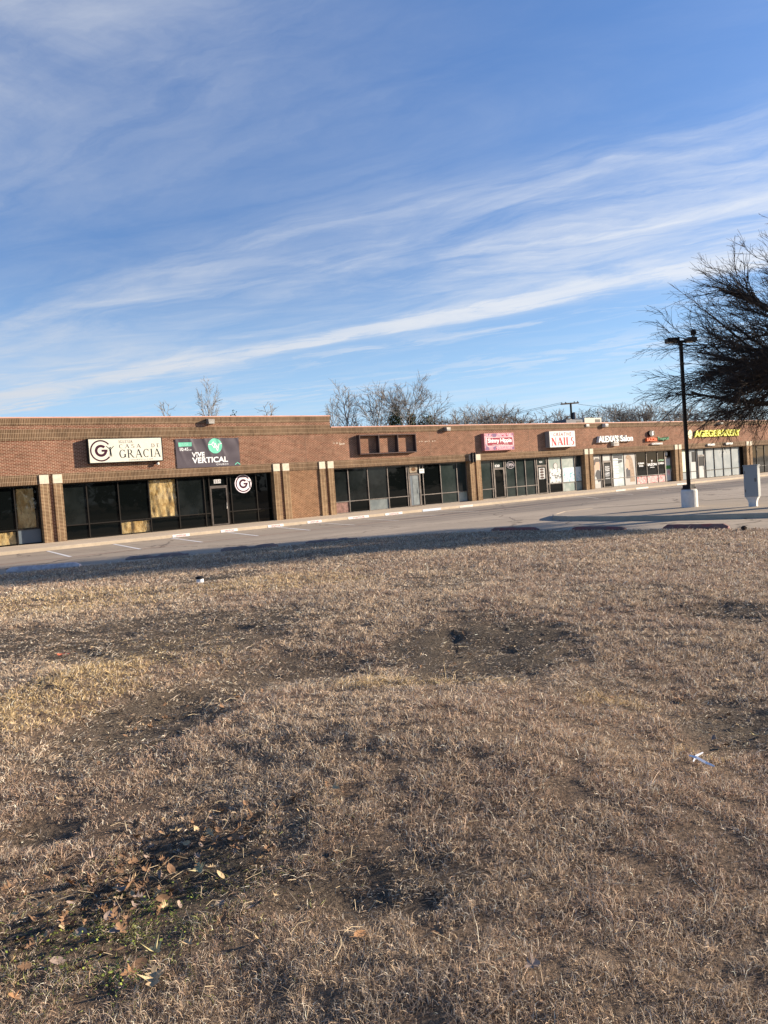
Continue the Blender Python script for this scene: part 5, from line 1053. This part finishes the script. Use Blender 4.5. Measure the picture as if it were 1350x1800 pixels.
# ---------------------------------------------------------------- dry grass
def grass():
    NB = 1600000; RMAX = 27.5
    u_ = rng.random(NB)
    # radial density: constant to 3 m then r^-1.55
    rs = np.linspace(.6, RMAX, 800); dens = np.where(rs < 2.6, 1.0, (2.6/rs)**1.5)*rs*np.where(rs < 1.6, .45, 1.0)*np.interp(rs, [0, 3, 6, 12, 28], [1.75, 1.30, .98, .76, .66]); cdf = np.cumsum(dens); cdf /= cdf[-1]; r = np.interp(u_, cdf, rs)
    half = np.interp(r, [0, 3, 6, 12, 28], [1.75, 1.30, .98, .76, .66]); th = PSI+(rng.random(NB)*2-1)*half
    x = r*np.cos(th); y = r*np.sin(th)
    sdv = sdist(x, y); ragged = (fbm(x*2.5, y*2.5, 3, 77)-.5)*.7
    dark = field(DARK, x, y); straw = field(STRAW, x, y)
    clump = fbm(x*9, y*9, 3, 22); patch = fbm(x*1.1, y*1.1, 3, 31)
    keep = (sdv > -.05+ragged*.6) & (rng.random(NB) < (1-.32*dark)*(.25+1.1*sm(.25,.6,clump)))
    x, y, r, dark, straw, clump, patch = [q[keep] for q in (x, y, r, dark, straw, clump, patch)]; n_ = len(x); print('blades', n_)
    z = height(x, y)
    far = np.clip(r/2.6, 1, 12)
    L = (rng.gamma(6, .0035, n_)+.011)*(.55+.85*sm(.25,.7,clump))*(.8+.4*fbm(x*3.1, y*3.1, 2, 66))*(1-.35*dark)*(1+.16*(far-1)); L = np.minimum(L, .10)
    rq = blob(x, y, *gblob(440,1206,900,1236)); rdg = (1-sm(.4, 1.4, rq+(fbm(x*4, y*4, 2, 8)-.5)))
    L = L*(1+.7*rdg)
    strag = rng.random(n_) < .012*(1+2.5*dark+6*rdg); L = np.where(strag, L*2.3, L)
    wd = (.0009+.0010*rng.random(n_))*far**.90
    az = rng.random(n_)*2*np.pi+ (fbm(x*1.7, y*1.7, 2, 55)-.5)*3; lean = np.clip(rng.normal(.70,.38,n_)+.75*dark+.35*strag, .05, 1.5)
    d = np.stack([np.cos(az)*np.sin(lean), np.sin(az)*np.sin(lean), np.cos(lean)], 1)
    faz = rng.random(n_)*2*np.pi; side = np.stack([np.cos(faz), np.sin(faz), np.zeros(n_)], 1)
    side = np.cross(d, np.stack([np.cos(faz), np.sin(faz), .4*np.ones(n_)], 1)); side /= np.linalg.norm(side,axis=1)[:,None]+1e-6
    base = np.stack([x, y, z-.004], 1); bend = np.stack([np.cos(az+rng.normal(0,.8,n_)), np.sin(az+rng.normal(0,.8,n_)), -rng.uniform(.1,.9,n_)], 1)
    mid = base+d*(L*.55)[:,None]; tip = base+d*(L*.9)[:,None]+bend*(L*.26)[:,None]; tip[:,2] = np.maximum(tip[:,2], z+.003)
    w1 = side*(wd/2)[:,None]; V = np.stack([base-w1, base+w1, mid+w1*.85, mid-w1*.85, tip], 1).reshape(-1,3)
    i0 = np.arange(n_)*5; quads = np.stack([i0,i0+1,i0+2,i0+3],1); tris = np.stack([i0+3,i0+2,i0+4],1)
    loops = np.concatenate([quads, tris], 1).ravel(); starts = (np.arange(n_)*7)[:,None]+np.array([0,4])[None,:]
    me = bpy.data.meshes.new('dry_grass'); me.vertices.add(len(V)); me.vertices.foreach_set('co', V.astype(np.float32).ravel()); me.loops.add(len(loops)); me.loops.foreach_set('vertex_index', loops.astype(np.int32)); me.polygons.add(n_*2); me.polygons.foreach_set('loop_start', starts.astype(np.int32).ravel()); me.update(calc_edges=True)
    # blade colours: straw, russet, grey-bleached, dark; the near-white blades are painted-in highlights
    cs = np.array([.70,.53,.345]); cr = np.array([.47,.31,.21]); cg = np.array([.53,.44,.34]); cy = np.array([.64,.47,.23]); cd = np.array([.17,.125,.085])
    k = rng.random(n_); pr = sm(.35,.65,patch)
    wr_ = np.clip(.30+.55*pr+rng.normal(0,.25,n_), 0, 1)[:,None]; col = cs*(1-wr_)+cr*wr_
    gmask = (k < .30+.35*dark)[:,None]; col = np.where(gmask, cg, col); ymask = (rng.random(n_) < straw*.75)[:,None]; col = np.where(ymask, cy, col)
    dmask = (rng.random(n_) < .16+.46*dark)[:,None]; col = np.where(dmask, cd, col); bl = (rng.random(n_) < .09)[:,None]; col = np.where(bl, np.array([.86,.76,.60]), col)
    gx, gy = G(190, 1680); gq = np.exp(-(((x-gx)/.55)**2+((y-gy)/.35)**2)); gx2, gy2 = G(290, 1650); gq += np.exp(-(((x-gx2)/.25)**2+((y-gy2)/.25)**2)); gm = (rng.random(n_) < .28*gq)[:,None]; col = np.where(gm, np.array([.20,.22,.06])*(1+rng.random((n_,1))), col)
    col = col*rng.uniform(.48,1.36,(n_,1)); col = np.clip(col, 0, 1); C4 = np.concatenate([col, np.ones((n_,1))], 1); C4 = np.repeat(C4, 5, 0)
    ca = me.color_attributes.new('tone', 'FLOAT_COLOR', 'POINT'); ca.data.foreach_set('color', C4.astype(np.float32).ravel())
    m = bpy.data.materials.new('dry_grass_blade'); m.use_nodes = True; nt = NT(m.node_tree); b_ = m.node_tree.nodes['Principled BSDF']; at = nt.node('ShaderNodeAttribute', attribute_name='tone')
    nt.set(b_.inputs['Base Color'], at.outputs['Color']); b_.inputs['Roughness'].default_value = .6; b_.inputs['Specular IOR Level'].default_value = .35
    tl = nt.node('ShaderNodeBsdfTranslucent', {'Color': at.outputs['Color']}); mx = nt.node('ShaderNodeMixShader', {0: .20, 1: b_.outputs[0], 2: tl.outputs[0]}); nt.set(m.node_tree.nodes['Material Output'].inputs[0], mx.outputs[0])
    me.materials.append(m); o = bpy.data.objects.new('dry_grass', me); COL.objects.link(o); tag(o, 'dormant tan and russet lawn grass with matted dark hollows', 'grass', kind='stuff')
grass()

# ---------------------------------------------------------------- leaves and litter
def leaf_poly(kind, r):
    if kind == 'lobed':
        pts = []; n_ = 9
        for i in range(n_):
            t_ = i/(n_-1); w_ = .36*math.sin(math.pi*min(1, t_*1.05+.02))*(1.3 if i % 2 else .30)+.02; pts.append((t_-.5, w_*r.uniform(.8,1.25)))
        low = [(a+r.uniform(-.03,.03), -b*r.uniform(.7,1.2)) for a, b in reversed(pts[1:-1])]; return pts+low
    return [(-.5,0),(-.3,.2),(0,.3),(.3,.22),(.5,.02),(.3,-.2),(0,-.28),(-.3,-.2)]
def leaf_mb(kind, size, c, seed, tilt=.4, mb=None):
    r = random.Random(seed); pts = leaf_poly(kind, r); rz = r.random()*6.28; q = Matrix.Rotation(rz, 3, 'Z') @ Matrix.Rotation(r.uniform(-tilt,tilt), 3, 'X') @ Matrix.Rotation(r.uniform(-tilt,tilt), 3, 'Y'); mb = mb or MB(); n_ = len(pts); h = n_//2
    curl = r.uniform(.3,1.1)
    def P3(a, b): z = (a*a*.5+b*b*1.8)*curl; return Vector(c)+q @ (Vector((a, b, z))*size)
    cen = [P3(t_, 0) for t_ in (-.4,-.15,.15,.4)]
    vs = [P3(a, b) for a, b in pts]; vs.append(P3(0, 0)); mb.add([tuple(v) for v in vs], [(i, (i+1)%n_, n_) for i in range(n_)])
    st = P3(-.5, 0); en = P3(-.85, .05); mb.tube([tuple(st), tuple(en)], size*.012, 3); return mb
LC = [mat('tan_leaf', (0.42,0.31,0.18), .9, var=.2, vscale=30), mat('yellow_tan_leaf', (0.45,0.38,0.20), .9, var=.15, vscale=30), mat('brown_leaf', (0.20,0.12,0.07), .9, var=.25, vscale=30), mat('grey_brown_leaf', (0.27,0.205,0.165), .9, var=.15, vscale=30), mat('orange_leaf', (0.36,0.20,0.10), .9, var=.15, vscale=30)]
notable = [(215,1562,3,'broad','large round grey brown leaf at the top left of the leaf pile',.10),(205,1600,2,'broad','brown leaf below the large round grey one',.09),(190,1608,3,'broad','pale grey brown leaf left of the leaf pile',.08),(205,1635,3,'broad','folded grey brown leaf in the middle of the leaf pile',.10),(137,1636,1,'lobed','pale yellow lobed leaf at the left of the leaf pile',.085),(272,1670,1,'lobed','bright yellow lobed oak leaf on the green weeds',.10),(270,1715,0,'lobed','large tan oak leaf lowest in the leaf pile',.12),(225,1707,4,'lobed','curled orange tan leaf left of the large tan oak leaf',.08),(330,1655,0,'lobed','small curled tan leaf right of the bright yellow one',.07),(350,1525,1,'lobed','pale pointed oak leaf at the upper right of the leaf pile',.10),(255,1550,2,'lobed','brown lobed leaf at the top of the leaf pile',.09),(375,1590,0,'lobed','tan leaf on straw right of the leaf pile',.09),(440,1592,3,'broad','small pale leaf standing alone right of the pile',.05),(632,1638,4,'broad','orange tan leaf alone near the bottom centre',.085),(770,1632,2,'lobed','dark brown leaf in the hollow at the bottom centre right',.08),(150,1652,2,'broad','dark brown curled leaf under the yellow lobed leaf',.08),(105,1402,0,'lobed','pale tan leaf on the yellow grass at the left',.07),(325,1254,0,'lobed','thin tan leaf in the dark patch at the left centre',.09),(25,1750,4,'lobed','orange brown leaf at the lower left corner',.08),(210,1270,0,'broad','tan leaf in the dark hollow left of centre',.07),(1300,1275,0,'lobed','pale leaf in the litter near the right edge',.08),(1325,1290,1,'lobed','pale yellow leaf nearest the right edge',.08),(935,1692,3,'lobed','flat grey oak leaf in the lower right grass',.08),(770,1200,1,'lobed','pale yellow leaf on the rim of the central hollow',.09)]
for k, (px, py, ci, kd, lb, sz) in enumerate(notable):
    x, y = G(px, py, .08); 
    for _ in range(4): zh = float(height(np.array(x), np.array(y))); x, y = G(px, py, zh+.03)
    o = leaf_mb(kd, sz*.72, (x, y, zh+.022), 100+k, .32).build('fallen_leaf', LC[ci], origin=(x, y, zh)); tag(o, lb, 'leaf', 'fallen leaves on the lawn')
def litter(name, cnt, mtl, sz, seed, label):
    r_ = np.random.default_rng(seed); mb = MB(); cent = [(290,1590,.38,.22,.5),(180,1640,.3,.2,.2),(1310,1275,.4,.45,.12),(250,1280,.7,.4,.1),(810,1170,1.2,.5,.08)]; k = 0
    while k < cnt:
        c = cent[r_.choice(5, p=[.46,.22,.12,.12,.08])]; x, y = G(c[0], c[1]); x += r_.normal(0, c[2]); y += r_.normal(0, c[3]); z = float(height(np.array(x), np.array(y)))
        leaf_mb('lobed' if r_.random() < .7 else 'broad', sz*r_.uniform(.5,1.2), (x, y, z+r_.uniform(.008,.03)), int(r_.integers(1e6)), .8, mb); k += 1
    o = mb.build(name, mtl); tag(o, label, 'leaf litter', kind='stuff')
litter('leaf_litter', 210, LC[2], .055, 5, 'brown crumbled leaf litter caught in the hollows'); litter('leaf_litter', 90, LC[0], .045, 6, 'tan leaf fragments scattered in the hollows'); litter('leaf_litter', 60, LC[3], .05, 8, 'grey brown leaf fragments lying in the hollows')
# straw stems lying loose
mb = MB(); r_ = random.Random(3)
for k in range(260):
    px = r_.uniform(-50,1400); py = 1090+710*r_.random()**.8
    if k % 2: px, py = r_.choice([(300,1600),(820,1180),(250,1280),(1300,1300),(600,1600),(330,1140)]); px += r_.gauss(0,110); py += r_.gauss(0,35)
    if py < 1060: continue
    x, y = G(px, py); z = float(height(np.array(x), np.array(y))); L = r_.uniform(.04,.13); a = r_.random()*6.28; zz_ = z+.035
    mb.tube([(x,y,zz_),(x+math.cos(a)*L*.5,y+math.sin(a)*L*.5,zz_+r_.uniform(.005,.035)),(x+math.cos(a+.2)*L,y+math.sin(a+.2)*L,zz_+r_.uniform(-.01,.03))], r_.uniform(.0006,.0012)*max(1, math.hypot(x,y)/4), 3)
o = mb.build('loose_straw', mat('bleached_straw', (0.50,0.40,0.26), .6)); tag(o, 'bleached straw stems lying loose on the lawn', 'straw', kind='stuff')
# green clover like weeds
mb = MB(); r_ = random.Random(8)
for k in range(480):
    px, py, sx_, sy_ = r_.choice([(140,1690,70,28),(290,1650,30,16),(235,1700,50,20),(120,1730,60,25),(215,1770,25,14)]); x, y = G(px+r_.gauss(0,sx_), py+r_.gauss(0,sy_)); z = float(height(np.array(x), np.array(y)))
    s_ = r_.uniform(.003,.0075); c = Vector((x, y, z+r_.uniform(.004,.03))); q = Matrix.Rotation(r_.random()*6.28,3,'Z') @ Matrix.Rotation(r_.uniform(-.8,.8),3,'X')
    mb.add([tuple(c+q @ Vector(v)*s_) for v in ((-1,-.2,0),(0,-.8,0),(1,0,0.1),(0,.8,0))], [(0,1,2,3)])
o = mb.build('green_weeds', mat('weed_green', (0.20,0.24,0.05), .7, var=.4, vscale=20)); tag(o, 'low yellow green weeds growing through the dead grass', 'weeds', kind='stuff')
# scrap of white plastic
x, y = G(1232, 1343, .08); zh = float(height(np.array(x), np.array(y))); x, y = G(1232, 1343, zh+.04); z = zh+.045
e0 = np.array(G(1212,1341,zh+.04)); e1_ = np.array(G(1256,1349,zh+.04)); e2_ = np.array(G(1236,1331,zh+.04)); mb = MB()
def ribbon(mb, pts, wd):
    pts = [Vector(p) for p in pts]; vs = []
    for i, p in enumerate(pts): d = (pts[min(i+1,len(pts)-1)]-pts[max(i-1,0)]).normalized(); nn = Vector((-d.y, d.x, .5)).normalized()*wd*(1 if 0 < i < len(pts)-1 else .5); vs += [tuple(p-nn), tuple(p+nn)]
    mb.add(vs, [(2*i,2*i+1,2*i+3,2*i+2) for i in range(len(pts)-1)])
ribbon(mb, [(*e0,z+.035), (*(e0*.7+e1_*.3),z+.03), (*(e0*.35+e1_*.65),z+.012), (*e1_,z)], .008); ribbon(mb, [(*(e0*.85+e1_*.15),z+.004), (*(e0*.5+e2_*.5),z+.016), (*e2_,z+.02)], .006)
o = mb.build('plastic_scrap', mat('white_plastic', (0.80,0.80,0.80), .35)); so_ = o.modifiers.new('solid', 'SOLIDIFY'); so_.thickness = .003; tag(o, 'torn bent strip of white plastic lying in the grass at the right', 'litter')
x, y = G(352, 1026, 0); zh = float(height(np.array(x), np.array(y))); x, y = G(352, 1026, zh)
root = empty('sprinkler_head', (x, y, zh), 'small white pipe stub with a dark cap sticking up from the far lawn', 'pipe'); MB().lathe((x, y), [(.07,zh-.02),(.07,zh+.10)], 16).build('pipe', mat('white_plastic'), root); MB().lathe((x, y), [(.085,zh+.10),(.085,zh+.135),(.05,zh+.15)], 16).build('cap', BK, root)
x, y = G(112, 1160, .03); zh = float(height(np.array(x), np.array(y))); mb = MB(); r_ = random.Random(2)
for k in range(7): leaf_mb('broad', .045, (x+r_.gauss(0,.05), y+r_.gauss(0,.04), zh+.03), 900+k, .8, mb)
o = mb.build('wrapper_scrap', mat('orange_plastic', (0.48,0.13,0.07), .5)); tag(o, 'crumpled orange wrapper in the dark grass at the left', 'litter')
x, y = G(1308, 931, -.1); o = MB().lathe((x, y), [(.02,-.12),(.07,-.10),(.075,-.04),(.03,-.0)], 9).build('dark_clod', mat('dark_clod_soil', (0.04,0.03,0.025), .95)); tag(o, 'small dark clod on the grass edge right of the nearest red wheel stop', 'clod')
print('done, objects', len(bpy.data.objects))
